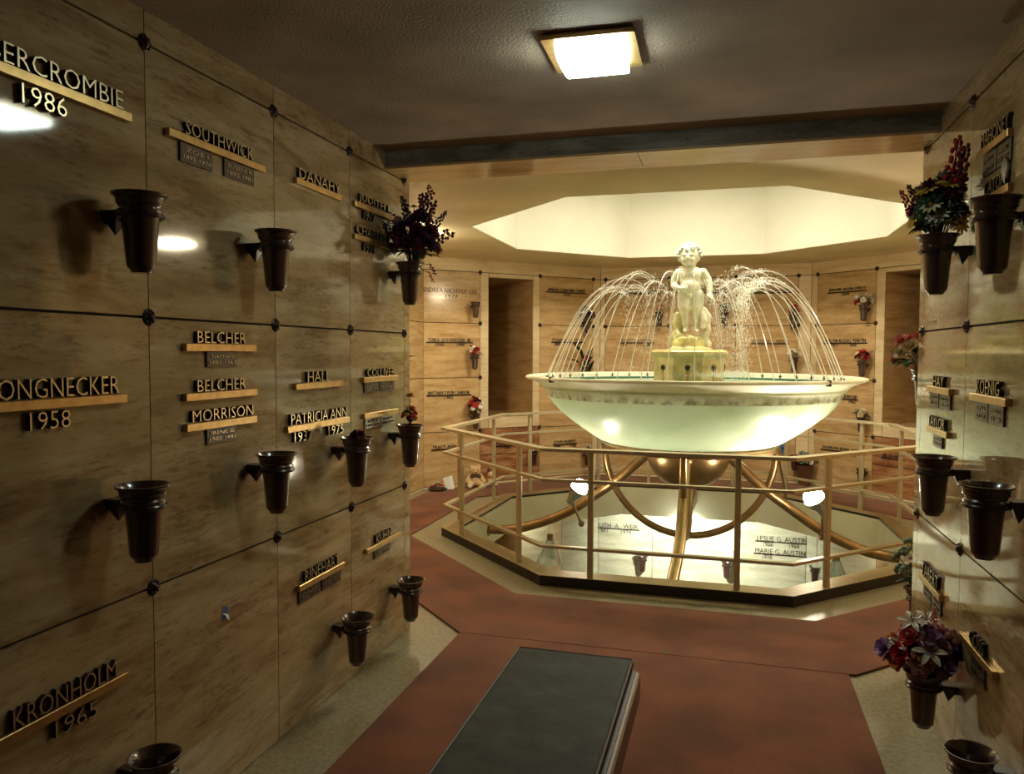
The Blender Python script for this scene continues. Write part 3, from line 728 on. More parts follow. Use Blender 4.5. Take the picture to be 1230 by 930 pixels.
def vase(W, a, z, label, group, s=1, off=.117, tilt=0):
    loc = W.pt(a, z, off*s)
    rot = (0, tilt, W.rz)
    if not used[0]:
        used[0] = 1; r = vproto; r.location = loc; r.rotation_euler = rot; r['label'] = label; r['group'] = group
    else: r = dup(vproto, loc, rot, label, group)
    r.scale = (s, s, s)
    return loc
GL, GR, GO = 'brown vases on the left corridor wall', 'brown vases on the right corridor wall', 'brown vases around the fountain room'
def near(W, x, y):  # wall coordinate seen at a pixel, for a thing standing .117 off the wall
    return W.px(x, y, .117)
for y, z, lb in ((1.868, 2.05, 'empty brown vase on left wall, upper row, nearest the camera under the long 1986 name'),
                 (2.56, 2.05, 'empty brown vase on left wall, upper row, second along, right of two small plaques'),
                 (3.823, 2.075, 'brown vase holding the dark purple bouquet at the end of the left wall'),
                 (1.86, 1.21, 'large empty brown vase on left wall, middle row, below the 1958 name'),
                 (2.55, 1.215, 'empty brown vase on left wall, middle row, below and right of three stacked names'),
                 (3.203, 1.207, 'brown vase with a few red petals on left wall, middle row, third along'),
                 (3.82, 1.21, 'brown vase on left wall, middle row, last one, holding orange and yellow blossoms'),
                 (1.89, .385, 'brown vase at the bottom left picture edge, only its rim showing'),
                 (3.20, .372, 'empty brown vase on left wall, lowest row, in front of a floor shadow'),
                 (3.825, .368, 'empty brown vase on left wall, lowest row, at the end of the wall')):
    vase(WL, y, z, lb, GL)
for y, z, lb in ((2.63, 2.065, 'large empty brown vase at the right picture edge, upper row'),
                 (3.285, 2.052, 'brown vase on right wall, upper row, holding the red and white daisy bouquet'),
                 (3.24, 1.212, 'empty dark vase on right wall, middle row, at the end of the wall'),
                 (2.62, 1.205, 'large empty dark vase on right wall, middle row, below two pale plaques'),
                 (3.30, .36, 'brown vase on right wall, lowest row, holding the purple and orange bouquet'),
                 (2.69, .345, 'brown vase at the bottom right picture edge, only its rim showing')):
    vase(WR, -y, z, lb, GR)

# ------------------------------------------------------------------ nameplates
def plate(W, label, bar=None, texts=(), plaques=(), group=None, bar_h=.026, thin=False, pale=False, mats=None):
    """bar: (xl,yl,xr,yr) px; texts: (string, xl, xr, height_m, dz above/below bar, depth); plaques: (xl, xr, height, [lines])"""
    if bar:
        a0, z0 = W.px(bar[0], bar[1]); a1, z1 = W.px(bar[2], bar[3]); z = (z0+z1)/2; yl = (bar[1]+bar[3])/2
        if len(bar) > 4: z = bar[4]
    t = thing('nameplate', label, 'nameplate', W.pt(a0, z), W.rz, group)
    dp = .009 if thin else .020
    if bar and bar_h: mb = MB(); mb.bevbox((0, -dp, -bar_h/2), (a1-a0, 0.001, bar_h/2), .002); obj('bar', mb.mesh('bar', BRASS if not thin else BRONZE_D), t)
    xm = lambda x: W.px(x, yl)[0]-a0
    for i, (s, xl, xr, h, dz) in enumerate(texts):
        b0, b1 = xm(xl), xm(xr)
        me = text_mesh(s, b1-b0, h, dp*.8, mats=mats)
        zz = bar_h/2+.002+dz if dz >= 0 else -bar_h/2+dz
        obj('lettering' if dz >= 0 else 'date_lettering', me, t, (b0, 0, zz))
    for xl, xr, h, lines in plaques:
        b0, b1 = xm(xl), xm(xr); w_ = b1-b0
        mb = MB(); mb.bevbox((b0, -.008, -bar_h/2-h), (b1, .001, -bar_h/2-.001), .002)
        pq = obj('plaque', mb.mesh('plaque', PLAQUE_L if pale else PLAQUE), t)
        n = len(lines)
        for k, ln in enumerate(lines):
            lh = h/(n+1)*.62; me = text_mesh(ln, w_*(.5+.035*len(ln) if len(ln) < 9 else .84), lh, .003, mats=[LETTER_S if pale else LETTER, LETTER_S])
            wd = w_*(.5+.035*len(ln) if len(ln) < 9 else .84)
            obj('plaque_lettering', me, pq, (b0+(w_-wd)/2, -.0078, -bar_h/2-h*(k+1)/(n+.6)-lh*.25))
    return t
GP = 'brass nameplates on the left corridor wall'
a_e, a_z = WL.px(20, 97)[0], 0
dxx = (WL.px(148, 130)[0]-a_e)/9
# the first two letters of the topmost name lie beyond the frame
def plate_y(label, z, y0, y1, texts, h=.026):
    t = thing('nameplate', label, 'nameplate', (XL, y0, z), WL.rz, GP)
    mb = MB(); mb.bevbox((0, -.02, -h/2), (y1-y0, .001, h/2), .002); obj('bar', mb.mesh('bar', BRASS), t)
    for s, b0, b1, hh, dz in texts:
        obj('lettering' if dz >= 0 else 'date_lettering', text_mesh(s, b1-b0, hh, .016), t, (b0-y0, 0, h/2+.002+dz if dz >= 0 else -h/2+dz))
def Y(x, y): return WL.px(x, y)[0]
zb = WL.px(150, 141)[1]
plate_y('brass nameplate with long gold name and 1986, at the upper left picture edge', zb, 1.42, Y(153, 143), [('ABERCROMBIE', Y(20, 90)-3.35*dxx-.012, Y(143, 125), .052, 0), ('1986', Y(21, 125), Y(75, 130), .050, -.056)])
zb = WL.px(143, 478)[1]
e0 = Y(15, 470); dx2 = (Y(142, 470)-e0)/9.2
plate_y('brass nameplate with long name and 1958, at the left picture edge, middle row', zb, 1.40, Y(147, 478), [('LONGNECKER', e0-2.0*dx2-.008, Y(138, 470), .052, 0), ('1958', Y(30, 490), Y(79, 490), .048, -.056)])
zb = WL.px(147, 812)[1]
plate_y('dim brass nameplate with long name and 1965, near the bottom left picture edge', zb, 1.42, Y(149, 810), [('KRONHOLM', Y(10, 850), Y(135, 795), .052, 0), ('1965', Y(61, 855), Y(112, 845), .046, -.054)])
plate(WL, 'brass nameplate above two dark hanging plaques, top row of left wall', (197, 161, 314, 201), [('SOUTHWICK', 219, 300, .043, 0)],
      [(214, 253, .064, ['ZOE I', '1895 1974']), (267, 303, .064, ['EUGENE M', '1892 1981'])], GP)
plate(WL, 'short brass nameplate with gold letters and no plaque, top row of left wall', (352, 219, 406, 236), [('DANAHY', 356, 405, .043, 0)], [], GP)
plate(WL, 'upper of two brass nameplates half hidden by the dark purple bouquet', (423, 243, 470, 264), [('JUDITH L.', 428, 468, .043, 0), ('1917', 434, 447, .04, -.044)], [], GP)
plate(WL, 'lower of two brass nameplates half hidden by the dark purple bouquet', (423, 284, 470, 298), [('CHARLES C.', 425, 470, .043, 0), ('1911', 434, 447, .04, -.044)], [], GP)
plate(WL, 'uppermost of three stacked brass nameplates, with one plaque under it', (218, 417, 303, 418), [('BELCHER', 233, 291, .040, 0)], [(246, 282, .056, ['NATHAN', '1901 1961'])], GP)
plate(WL, 'middle one of three stacked brass nameplates, without a plaque', (218, 478, 304, 470), [('BELCHER', 233, 291, .040, 0)], [], GP)
plate(WL, 'lowest of three stacked brass nameplates, with one plaque under it', (219, 515, 304, 502), [('MORRISON', 227, 300, .040, 0)], [(246, 282, .056, ['IRENE G', '1903 1981'])], GP)
plate(WL, 'brass nameplate with four large letters, middle row of left wall', (351, 465, 408, 460), [('HALL', 366, 393, .046, 0)], [], GP)
plate(WL, 'brass nameplate with two words above 1937 and 1975, left wall', (341, 517, 416, 503), [('PATRICIA ANN', 346, 413, .046, 0), ('1937', 350, 371, .042, -.046), ('1975', 391, 409, .042, -.046)], [], GP)
plate(WL, 'brass nameplate with letters above a pair of small plaques, end of left wall', (433, 457, 475, 453.5), [('COLLIVER', 438, 471, .040, 0)], [(436, 454, .052, ['ROBERT', '1899 1973']), (455, 472, .052, ['DOROTHY', '1901 1986'])], GP)
plate(WL, 'brass bar without a name above a pair of pale plaques, left wall', (434, 501, 475, 493), [], [(437, 455, .052, ['ROY E', '1904 1978']), (456, 472, .052, ['GLADYS', '1907 1990'])], GP, pale=True)
plate(WL, 'brass nameplate above two plaques, lowest row of left wall', (355, 706, 410, 679), [('RINEHART', 363, 404, .046, 0)], [(357, 382, .058, ['WALTER', '1893 1971']), (385, 408, .058, ['MILDRED', '1899 1980'])], GP)
plate(WL, 'small brass nameplate above one plaque, lowest row at the end of left wall', (437, 662, 478, 642), [('KUHN', 449, 467, .044, 0)], [(448, 467, .050, ['HERMAN', '1902 1979'])], GP)
GQ = 'brass nameplates on the right corridor wall'
plate(WR, 'nameplate high at the right picture edge with two plaques under it', (1180, 184, 1218, 162), [('MAHONEY', 1184, 1217, .050, 0)], [(1184, 1199, .075, ['JAMES F', '1898 1969']), (1201, 1217, .075, ['MARGARET', '1903 1977'])], GQ)
plate(WR, 'nameplate just above the large empty vase at the right picture edge', (1187, 240, 1218, 226), [('CATON', 1188, 1213, .048, 0)], [], GQ)
plate(WR, 'three-letter nameplate with two plaques, upper of two near the end of right wall', (1118, 467, 1146, 471), [('HAY', 1125, 1138, .044, 0)], [(1119, 1130, .062, ['JOHN K', '91 76']), (1131, 1144, .062, ['GOLDA', '93 79'])], GQ)
plate(WR, 'nameplate of six letters with two large plaques, at the right picture edge', (1171, 475.5, 1216, 485), [('KOENIG', 1178, 1206, .050, 0)], [(1174, 1190, .070, ['BEN L', '03 67']), (1191, 1209, .070, ['FRED C', '91 66'])], GQ)
plate(WR, 'nameplate with a single small plaque, lower of two near the end of right wall', (1117.5, 514, 1143, 524), [('TAYLOR', 1119, 1139, .046, 0)], [(1123, 1134, .055, ['ROSE M', '99 83'])], GQ)
plate(WR, 'nameplate sloping away above the purple bouquet, with two plaques', (1109, 691, 1134, 719), [('TABERT', 1111, 1131, .060, 0)], [(1111, 1121, .070, ['WM H', '95 71']), (1122, 1133, .070, ['ALMA', '97 80'])], GQ)
plate(WR, 'long thin nameplate with one dark plaque, low at the right picture edge', (1158.5, 759, 1200, 817), [('GOSS', 1169, 1187, .050, 0)], [(1169, 1186, .085, ['HARRY L', '1901 1972'])], GQ)
a, z = WR.px(1212, 204); mb = MB(); mb.lathe([(.032, 0), (.032, .006), (.026, .010), (0, .011)], 24, Matrix.Diagonal((.8, 1.25, 1, 1)))
o = obj('porcelain_medallion', mb.mesh('porcelain_medallion', PLAQUE_L, True), None, WR.pt(a, z, .008), (PI/2, 0, WR.rz), 'pale oval porcelain medallion over the plaques at the right picture edge', 'medallion')
# paper scrap on the left wall
a, z = WL.px(270, 736)
t = thing('paper_sticker', 'small torn blue and white sticker alone on a lower left wall panel', 'sticker', WL.pt(a, z), WL.rz)
mb = MB(); mb.add([(-.016, -.001, .028), (.018, -.001, .018), (.018, -.001, -.012), (-.014, -.001, .0)], [(0, 1, 2, 3)]); mb.add([(-.016, -.002, .0), (.002, -.006, -.012), (-.006, -.002, -.03), (-.018, -.001, -.022)], [(0, 1, 2, 3)]); obj('blue_half', mb.mesh('blue_half', BLUE, fix=False), t)
mb = MB(); mb.add([(-.014, -.0015, .002), (.018, -.0015, -.012), (.016, -.009, -.034), (.002, -.004, -.020)], [(0, 1, 2, 3)]); obj('white_fold', mb.mesh('white_fold', PAPER, fix=False), t)

# rotunda nameplates
GN = 'small dark nameplates around the fountain room'
def rp(W, label, x0, y0, x1, y1, name, dates=(), eng=False):
    tx = [(name, x0+(x1-x0)*.04, x1-(x1-x0)*.04, .042, 0)]+[(d, a, b_, .034, -.036) for d, a, b_ in dates]
    plate(W, label, (x0, y0, x1, y1), tx, [], GN, bar_h=.014, thin=True, mats=[LETTER_S, LETTER_S])
t = thing('inscription', 'dark inscription of a long name over 1977, top panel beside the left niche', 'inscription', WLO.pt(0, 0), WLO.rz)
a0, z0 = WLO.px(506, 350); a1, z1 = WLO.px(573, 350)
obj('lettering', text_mesh('ANDREA NICHOLE  LEE', a1-a0, .055, .004, mats=[BRONZE_D, LETTER_S]), t, (a0, 0, z0-.005))
a0, z0 = WLO.px(535, 357); a1, z1 = WLO.px(550, 357)
obj('date_lettering', text_mesh('1977', a1-a0, .045, .004, mats=[BRONZE_D, LETTER_S]), t, (a0, 0, z0-.01))
rp(WLO, 'long dark nameplate, second panel down, left of the left niche', 512, 411, 568, 412, 'TOBI A. SCHOENECKER  SR.', [('1930', 523, 533), ('1980', 549, 558)])
rp(WLO, 'long dark nameplate, third panel down, left of the left niche', 512, 475, 566, 475, 'BRITTANY TYLER CANNON', [('1983', 534, 544)])
rp(WLO, 'small dark nameplate in the lowest panel left of the left niche', 518, 541, 549, 539, 'TRACY ANN')
rp(WLO, 'dim nameplate on the red marble below the left niche', 592, 536, 617, 535, 'FRANCIS A', [('1966', 606, 613)])
rp(WLO, 'long dark nameplate in the top panel right of the left niche', 656, 351, 705, 353, 'AMELIA CHRISTINE CURRY', [('1972', 677, 685)])
rp(WLO, 'dark nameplate behind broad green leaves, second panel right of the left niche', 662, 411, 702, 412, 'MABEL A. HILL', [('1889', 666, 673), ('1972', 690, 697)])
rp(WLO, 'dark nameplate low on the panel right of the left niche', 664, 534, 693, 533, 'JOHN ALBERT', [('1899', 666, 673), ('1966', 685, 692)])
rp(WB, 'long nameplate behind the left water jets, top row of the rear wall', 741, 353, 796, 353, 'LEONARD W. HARMON', [])
rp(WB, 'nameplate left of the pedestal, second row of the rear wall', 744, 412, 786, 412, 'ALICE M. JORDAN', [('1901', 747, 753), ('1969', 775, 781)])
rp(WB, 'nameplate right of the statue, top row of the rear wall', 840, 352, 874, 352, 'CARL E. WEBB')
rp(WB, 'long nameplate behind the right water jets, top row of the rear wall', 896, 352, 950, 352, 'ROSEMARY T. DAWSON', [])
rp(WB, 'long nameplate behind the right water jets, second row of the rear wall', 901, 413, 948, 413, 'VIRGINIA L. HOLT', [])
rp(WB, 'small nameplate at the right end of the rear wall behind the bowl', 905, 537, 930, 537, 'EMMA R.')
rp(WRO, 'dark nameplate above white flowers, top panel of the right rear wall', 994, 352.5, 1041, 349, 'JEROME ALLEN SMITH', [('1979', 1012, 1020)])
rp(WRO, 'long dark nameplate above red flowers, second panel of the right rear wall', 989, 413, 1042, 412, 'WALTER RUSSELL MARTIN', [('1911', 999, 1006), ('1975', 1022, 1029)])
rp(WRO, 'dark nameplate beside the bowl rim, third panel of the right rear wall', 1002, 480, 1031, 479.5, 'B. LOCKWOOD', [('1962', 1020, 1028)])
rp(WRO, 'dark nameplate in the lowest panel of the right rear wall', 986, 541, 1040, 545, 'SHARON JEAN  WELLS', [('1944', 1020, 1028)])
rp(WRO, 'dim nameplate on the red marble below the right niche', 1059, 549, 1087, 554, 'MILLER FAMILY')
GN = 'large nameplates on the lower level wall'
def lp(label, x0, y0, x1, y1, name, dates=()):
    tx = [(name, x0+2, x1-2, .060, 0)]+[(d, a, b_, .05, -.052) for d, a, b_ in dates]
    plate(WB, label, (x0, y0, x1, y1), tx, [], GN, bar_h=.014, thin=True, mats=[LETTER_S, LETTER_S])
lp('nameplate on the lower level wall seen left through the railing', 714, 635, 768, 636, 'RUTH  A.  WEIR', [('1901', 719, 730), ('1974', 746, 758)])
lp('upper of two nameplates on the lower level wall at the right', 907, 651, 972, 653, 'LESLIE G. AUSTIN', [('1908', 917, 928), ('1968', 948, 960)])
lp('lower of two nameplates on the lower level wall at the right', 905, 666, 969, 668, 'MARIE G. AUSTIN', [('1910', 916, 927), ('', 0, 1)][:1])

# rotunda studs
g = 'small rosette studs around the fountain room'
for W, cs, nm in ((WLO, [LJ[0][1], LJ[1][0], LJ[1][1]], 'left rear'), (WB, [BC[0][0], BC[1][0], BC[2][0], BC[2][1]], 'middle rear'), (WRO, [RJ[0][0], RJ[0][1], RJ[1][0]], 'right rear')):
    studs(W, [(a, z) for a in cs for z in ZR[1:]], 'small dark rosette stud at a panel corner of the %s wall' % nm, 'studs on the %s wall' % nm, 1.0)

# rotunda vases (pixel of the rim centre)
def rv(W, x, y, label, s=.82, tilt=0):
    a, z = W.px(x, y, .09); return vase(W, a, z, label, GO, s, tilt=tilt)
V = {}
V['l1'] = rv(WLO, 571, 363, 'small empty vase with one bare twig, top panel left of the left niche')
V['l2'] = rv(WLO, 570, 425, 'small vase with red and white flowers, second panel left of the left niche')
V['l3'] = rv(WLO, 571, 497, 'small vase under a tall red and yellow bunch, left of the left niche')
V['l5'] = rv(WLO, 705, 383, 'small vase holding dark drooping flowers, top panel right of the left niche')
V['l6'] = rv(WLO, 703, 441, 'small vase with broad green leaves, second panel right of the left niche')
V['l7'] = rv(WLO, 641, 541, 'dark vase low beside the red marble below the left niche')
V['l8'] = rv(WLO, 705, 542, 'vase low behind the railing holding one pale flower')
V['b1'] = rv(WB, 792, 375, 'small vase with a pink bloom left of the statue, rear wall')
V['b2'] = rv(WB, 870, 372, 'small vase with greenery right of the statue, rear wall top row')
V['b3'] = rv(WB, 953, 378, 'small vase with red flowers at the right end of the rear wall, top row')
V['b4'] = rv(WB, 954, 429, 'small vase with white flowers at the right end of the rear wall, second row')
V['b5'] = rv(WB, 954, 547, 'dark vase low on the rear wall just right of a far rail post')
V['r1'] = rv(WRO, 1038, 366, 'small vase with white and red flowers, top panel of right rear wall')
V['r2'] = rv(WRO, 1036, 433, 'small vase with dark red flowers, second panel of right rear wall')
V['r3'] = rv(WRO, 1035, 500, 'small vase with cream flowers, third panel of right rear wall')
V['r4'] = rv(WRO, 1035, 563, 'empty dark vase in the lowest panel of right rear wall')
V['n1'] = vase(WNR, (Vector(NRv)-Vector((XR, 4.09))).length-.22, 1.53, 'vase mostly hidden behind the end of the right corridor wall, with pink flowers', GO, .9)
V['n2'] = vase(WNR, (Vector(NRv)-Vector((XR, 4.09))).length-.22, .40, 'low vase mostly hidden behind the end of the right corridor wall, with greenery', GO, .9)
V['n3'] = vase(WNL, .20, 1.52, 'slim vase mostly hidden behind the end of the left corridor wall, with white flower', GO, .42)
for x, y, lb in ((772, 667, 'vase on the lower level wall, leftmost of three seen through the railing'), (873, 674, 'vase on the lower level wall, middle one of three seen through the railing'), (979, 680, 'vase on the lower level wall, rightmost of three seen through the railing')):
    a, z = WB.px(x, y, .09); vase(WB, a, z, lb, GO, .95)

# ------------------------------------------------------------------ flowers
def fmat(name, c, r=.6): return mat(name, c, r, 0, .25, noise=.25, scale=60)
FM = dict(red=fmat('red_petals', (.42, .02, .02)), dred=fmat('dark_red_petals', (.13, .012, .02)), purple=fmat('purple_petals', (.16, .06, .22)), dpurple=fmat('dark_purple_petals', (.055, .018, .06)),
          white=fmat('white_petals', (.74, .72, .60)), cream=fmat('cream_petals', (.66, .58, .38)), yellow=fmat('yellow_petals', (.70, .46, .07)), orange=fmat('orange_petals', (.58, .22, .06)),
          pink=fmat('pink_petals', (.62, .20, .18)), dpink=fmat('dusty_pink_petals', (.34, .15, .13)), lilac=fmat('lilac_petals', (.36, .22, .42)), green=fmat('green_leaf', (.05, .13, .04)), dgreen=fmat('dark_green_leaf', (.012, .034, .013)), grey=fmat('grey_green_leaf', (.13, .18, .11)), blue=fmat('blue_petals', (.04, .12, .30)), brown=fmat('brown_stem', (.10, .05, .025)))
CENT = mat('flower_centre', (.22, .12, .02), .8)
_fc = {}
def flower_mesh(kind, c):
    k = (kind, c)
    if k in _fc: return _fc[k]
    mb = MB(); rn = random.Random(len(_fc)+11)
    def petal(a, L, w, lift, curl, base=.004, z0=0):
        M = Matrix.Rotation(a, 4, 'Z'); vs = []; n = 5
        for i in range(n+1):
            u = i/n; x = base+L*u; ww = w*math.sin(PI*min(.93, u*.82+.12))**.8; z = z0+lift*u+curl*u*u
            vs += [(x, -ww/2, z+ww*.12), (x, 0, z-.001), (x, ww/2, z+ww*.12)]
        fs = []
        for i in range(n):
            for q in (0, 1): o = i*3+q; fs.append((o, o+3, o+4, o+1))
        mb.add(vs, fs, M)
    mb.cur = 0
    if kind == 'daisy':
        for i in range(12): petal(i*PI/6+rn.uniform(-.08, .08), .026, .011, .004, -.003)
        mb.cur = 1; mb.ball((0, 0, .003), (.008, .008, .005), 10, 6)
    elif kind == 'rose':
        for ring, (n_, L, w, lf, cu) in enumerate(((6, .024, .028, .010, -.004), (5, .018, .024, .020, -.006), (4, .011, .018, .024, -.004), (3, .006, .012, .022, 0))):
            for i in range(n_): petal(2*PI*i/n_+ring*.5, L, w, lf, cu)
    elif kind == 'carnation':
        for ring, (n_, L, lf) in enumerate(((10, .024, .002), (9, .021, .012), (8, .015, .020), (6, .009, .024))):
            for i in range(n_): petal(2*PI*i/n_+ring*.3+rn.uniform(-.1, .1), L*rn.uniform(.85, 1.1), .014, lf, rn.uniform(-.006, .004))
    elif kind == 'lily':
        for i in range(6): petal(i*PI/3, .034, .014, .020, -.018)
        mb.cur = 1
        for i in range(3): mb.tube([(0, 0, 0), (.006*math.cos(i*2.1), .006*math.sin(i*2.1), .026)], .0012, 4)
    elif kind == 'spike':   # a raceme of small florets
        for i in range(26):
            z = i*.0045; a = i*2.4; r = .017*(1-i/30)+.003
            mb.ball((r*math.cos(a), r*math.sin(a), z), (.0085*(1-i/50), .0085*(1-i/50), .007), 6, 4)
        mb.cur = 2; mb.tube([(0, 0, -.02), (0, 0, .12)], .002, 5)
    elif kind == 'berry':
        for i in range(9):
            a = i*2.4; mb.ball((.008*math.cos(a), .008*math.sin(a), i*.009), .0065, 7, 5)
        mb.cur = 2; mb.tube([(0, 0, -.02), (0, 0, .08)], .0015, 5)
    elif kind == 'cluster':
        for i in range(14):
            a = i*2.4; r = .006*math.sqrt(i); mb.ball((r*math.cos(a), r*math.sin(a), .016-r*.5), .009, 7, 5)
    me = mb.mesh('flower', [FM[c], CENT, FM['dgreen']], kind in ('spike', 'berry', 'cluster'), fix=False)
    _fc[k] = me
    return me
def leaf_mesh(c, L=.07, w=.028, droop=.02):
    k = ('leaf', c, L, w, droop)
    if k in _fc: return _fc[k]
    mb = MB(); n = 7; vs = []
    for i in range(n+1):
        u = i/n; ww = w*math.sin(PI*(.06+.93*u))**.75; z = -droop*u*u
        vs += [(-ww/2, L*u, z+ww*.18), (0, L*u, z), (ww/2, L*u, z+ww*.18)]
    fs = []
    for i in range(n):
        for q in (0, 1): o = i*3+q; fs.append((o, o+3, o+4, o+1))
    mb.add(vs, fs); me = mb.mesh('leaf', FM[c], True, fix=False); _fc[k] = me
    return me
def bouquet(label, base, rad, hgt, spec, seed, leaves=14, lc=('green', 'dgreen'), lean=(0, 0), leafL=.07, fs=1.15, group=None, spread=1., lw=.028, extra=()):
    """base: top of the vase; flowers on a dome of radius rad and height hgt"""
    rn = random.Random(seed); t = thing('flower_bouquet', label, 'bouquet', base, 0, group)
    items = []
    for kind, c, n, s in spec: items += [(kind, c, s)]*n
    rn.shuffle(items); N = len(items); st = MB()
    for i, (kind, c, s) in enumerate(items):
        u = (i+.5)/N; el = math.acos(1-u*1.12) if spread else 0; a = i*2.39996+rn.uniform(-.3, .3)
        d = Vector((math.sin(el)*math.cos(a), math.sin(el)*math.sin(a), math.cos(el)))
        k = rn.uniform(.72, 1.05)*(.62 if kind == 'cluster' and c in ('dgreen', 'green') else 1.12 if kind == 'daisy' else 1)
        p = Vector((d.x*rad*k, d.y*rad*k, hgt*.32+d.z*hgt*.72*k))+Vector((lean[0], lean[1], 0))*(.3+.7*max(0, d.z))
        nd = (p-Vector((0, 0, .0))).normalized(); nd = (nd+d+Vector((0, 0, .25))).normalized()
        q = nd.to_track_quat('Z', 'Y')
        o = obj('flower', flower_mesh(kind, c), t, p); o.rotation_mode = 'QUATERNION'; o.rotation_quaternion = q; o.scale = (s*fs,)*3
        st.tube([(p.x*.06, p.y*.06, -.05), tuple(p*.5+Vector((0, 0, .01))), tuple(p-nd*.004)], .0018, 5)
    for p, kind, c, s, d in extra:
        o = obj('flower', flower_mesh(kind, c), t, p); o.rotation_mode = 'QUATERNION'; o.rotation_quaternion = Vector(d).to_track_quat('Z', 'Y'); o.scale = (s,)*3
        st.tube([(0, 0, -.05), (p[0]*.4, p[1]*.4, p[2]*.6), tuple(p)], .0018, 5)
    obj('stems', st.mesh('stems', FM['dgreen'], fix=False), t)
    for i in range(leaves):
        a = rn.uniform(0, 2*PI); el = rn.uniform(-.25, 1.0); r = rad*rn.uniform(.25, .6)
        d = Vector((math.cos(a)*math.cos(el), math.sin(a)*math.cos(el), math.sin(el)))
        p = Vector((d.x*r, d.y*r, hgt*.12+abs(d.z)*hgt*.5))+Vector((lean[0], lean[1], 0))*.3
        o = obj('leaf', leaf_mesh(lc[i % len(lc)], leafL, lw), t, p); o.rotation_mode = 'QUATERNION'
        o.rotation_quaternion = d.to_track_quat('Y', 'Z'); o.scale = (rn.uniform(.8, 1.25),)*3
    return t
def vt(W, a, z, off=.117): return W.pt(a, z, off)
bouquet('large dark purple and plum bouquet in the vase at the end of the left wall', vt(WL, 3.823, 2.08, .14), .12, .26,
        [('carnation', 'dpurple', 14, 1.3), ('rose', 'dred', 12, 1.2), ('rose', 'purple', 6, 1.3), ('berry', 'dred', 9, 1.2), ('daisy', 'dpink', 4, 1.3), ('carnation', 'dpink', 5, 1.2), ('spike', 'dpurple', 4, .9)], 4,
        34, ('dgreen', 'dgreen'), (.02, 0), .075, extra=[((.06, .06, .30), 'berry', 'dred', 1.2, (.2, .2, 1)), ((.05, .05, .34), 'berry', 'dred', 1., (.2, .2, 1)), ((.03, .05, .27), 'berry', 'dpurple', 1.2, (-.2, 0, 1)), ((.10, -.02, -.02), 'berry', 'dred', .8, (.6, 0, -1)), ((.08, .02, -.06), 'berry', 'red', .7, (.5, 0, -1))])
bouquet('red, white and gold daisy bouquet in the upper vase ending the right wall', vt(WR, -3.285, 2.055), .095, .20,
        [('daisy', 'white', 9, 1.35), ('daisy', 'yellow', 7, 1.3), ('carnation', 'dred', 5, 1.2), ('carnation', 'grey', 6, 1.35), ('cluster', 'dgreen', 12, 1.6), ('daisy', 'cream', 4, 1.2)], 8,
        30, ('dgreen', 'grey', 'green'), (0, 0), .06, extra=[((.035, -.03, .16), 'spike', 'red', 1.7, (.1, 0, 1)), ((.045, -.05, .15), 'spike', 'dred', 1.5, (.2, 0, 1)), ((-.085, 0, .08), 'spike', 'red', .9, (-.5, 0, 1)), ((-.06, .0, .10), 'spike', 'dred', .9, (-.5, 0, 1))])
bouquet('mixed purple, white and apricot bouquet in the lowest vase of the right wall', vt(WR, -3.30, .365), .115, .17,
        [('rose', 'purple', 8, 1.5), ('rose', 'orange', 6, 1.6), ('rose', 'dpink', 5, 1.4), ('cluster', 'dpink', 8, 1.5), ('lily', 'white', 2, 1.4), ('rose', 'red', 4, 1.3), ('carnation', 'lilac', 5, 1.5), ('cluster', 'dgreen', 9, 1.8)], 15,
        20, ('green', 'dgreen'), (-.01, -.01), .065, lw=.045, extra=[((-.05, -.02, .19), 'lily', 'white', 1.5, (-.2, -.5, 1)), ((.0, -.01, .20), 'lily', 'white', 1.4, (0, -.4, 1)), ((-.15, -.03, .08), 'rose', 'lilac', 1.5, (-1, -.4, .5)), ((.02, -.04, .16), 'spike', 'pink', .8, (0, 0, 1))])
bouquet('small orange and yellow blossoms in the last middle vase of the left wall', vt(WL, 3.82, 1.212), .03, .10,
        [('rose', 'orange', 2, .8), ('lily', 'yellow', 2, .8), ('cluster', 'red', 3, .8)], 3, 5, ('green', 'dgreen'), leafL=.05, extra=[((0, 0, .15), 'carnation', 'orange', .9, (0, 0, 1))])
bouquet('few fallen red petals showing in the third middle vase of the left wall', vt(WL, 3.203, 1.205), .035, .02, [('carnation', 'dred', 3, .8)], 6, 3, ('dgreen',), leafL=.04)
fl = lambda k, lb, r, h, sp, sd, lv=6, up=.0, **kw: bouquet(lb, V[k]+Vector((0, 0, up)), r, h, sp, sd, lv, **kw)
fl('l2', 'small red and white bunch in the second vase left of the left niche', .05, .09, [('carnation', 'red', 4, 1.), ('daisy', 'white', 4, 1.), ('cluster', 'white', 3, .8)], 21, 8)
fl('l3', 'tall bunch of red, white and yellow flowers left of the left niche', .07, .20, [('lily', 'red', 4, 1.2), ('rose', 'yellow', 3, 1.), ('cluster', 'white', 4, 1.), ('carnation', 'dred', 6, 1.1)], 22, 14)
fl('l5', 'dark drooping bunch with white dots in the top panel right of the left niche', .085, .14, [('carnation', 'dpurple', 6, 1.2), ('cluster', 'white', 4, .8), ('carnation', 'dred', 4, 1.)], 23, 16)
t = fl('l6', 'red flowers among very broad dark green leaves, right of the left niche', .05, .12, [('rose', 'red', 3, 1.1), ('rose', 'pink', 2, 1.)], 24, 0, up=.03)
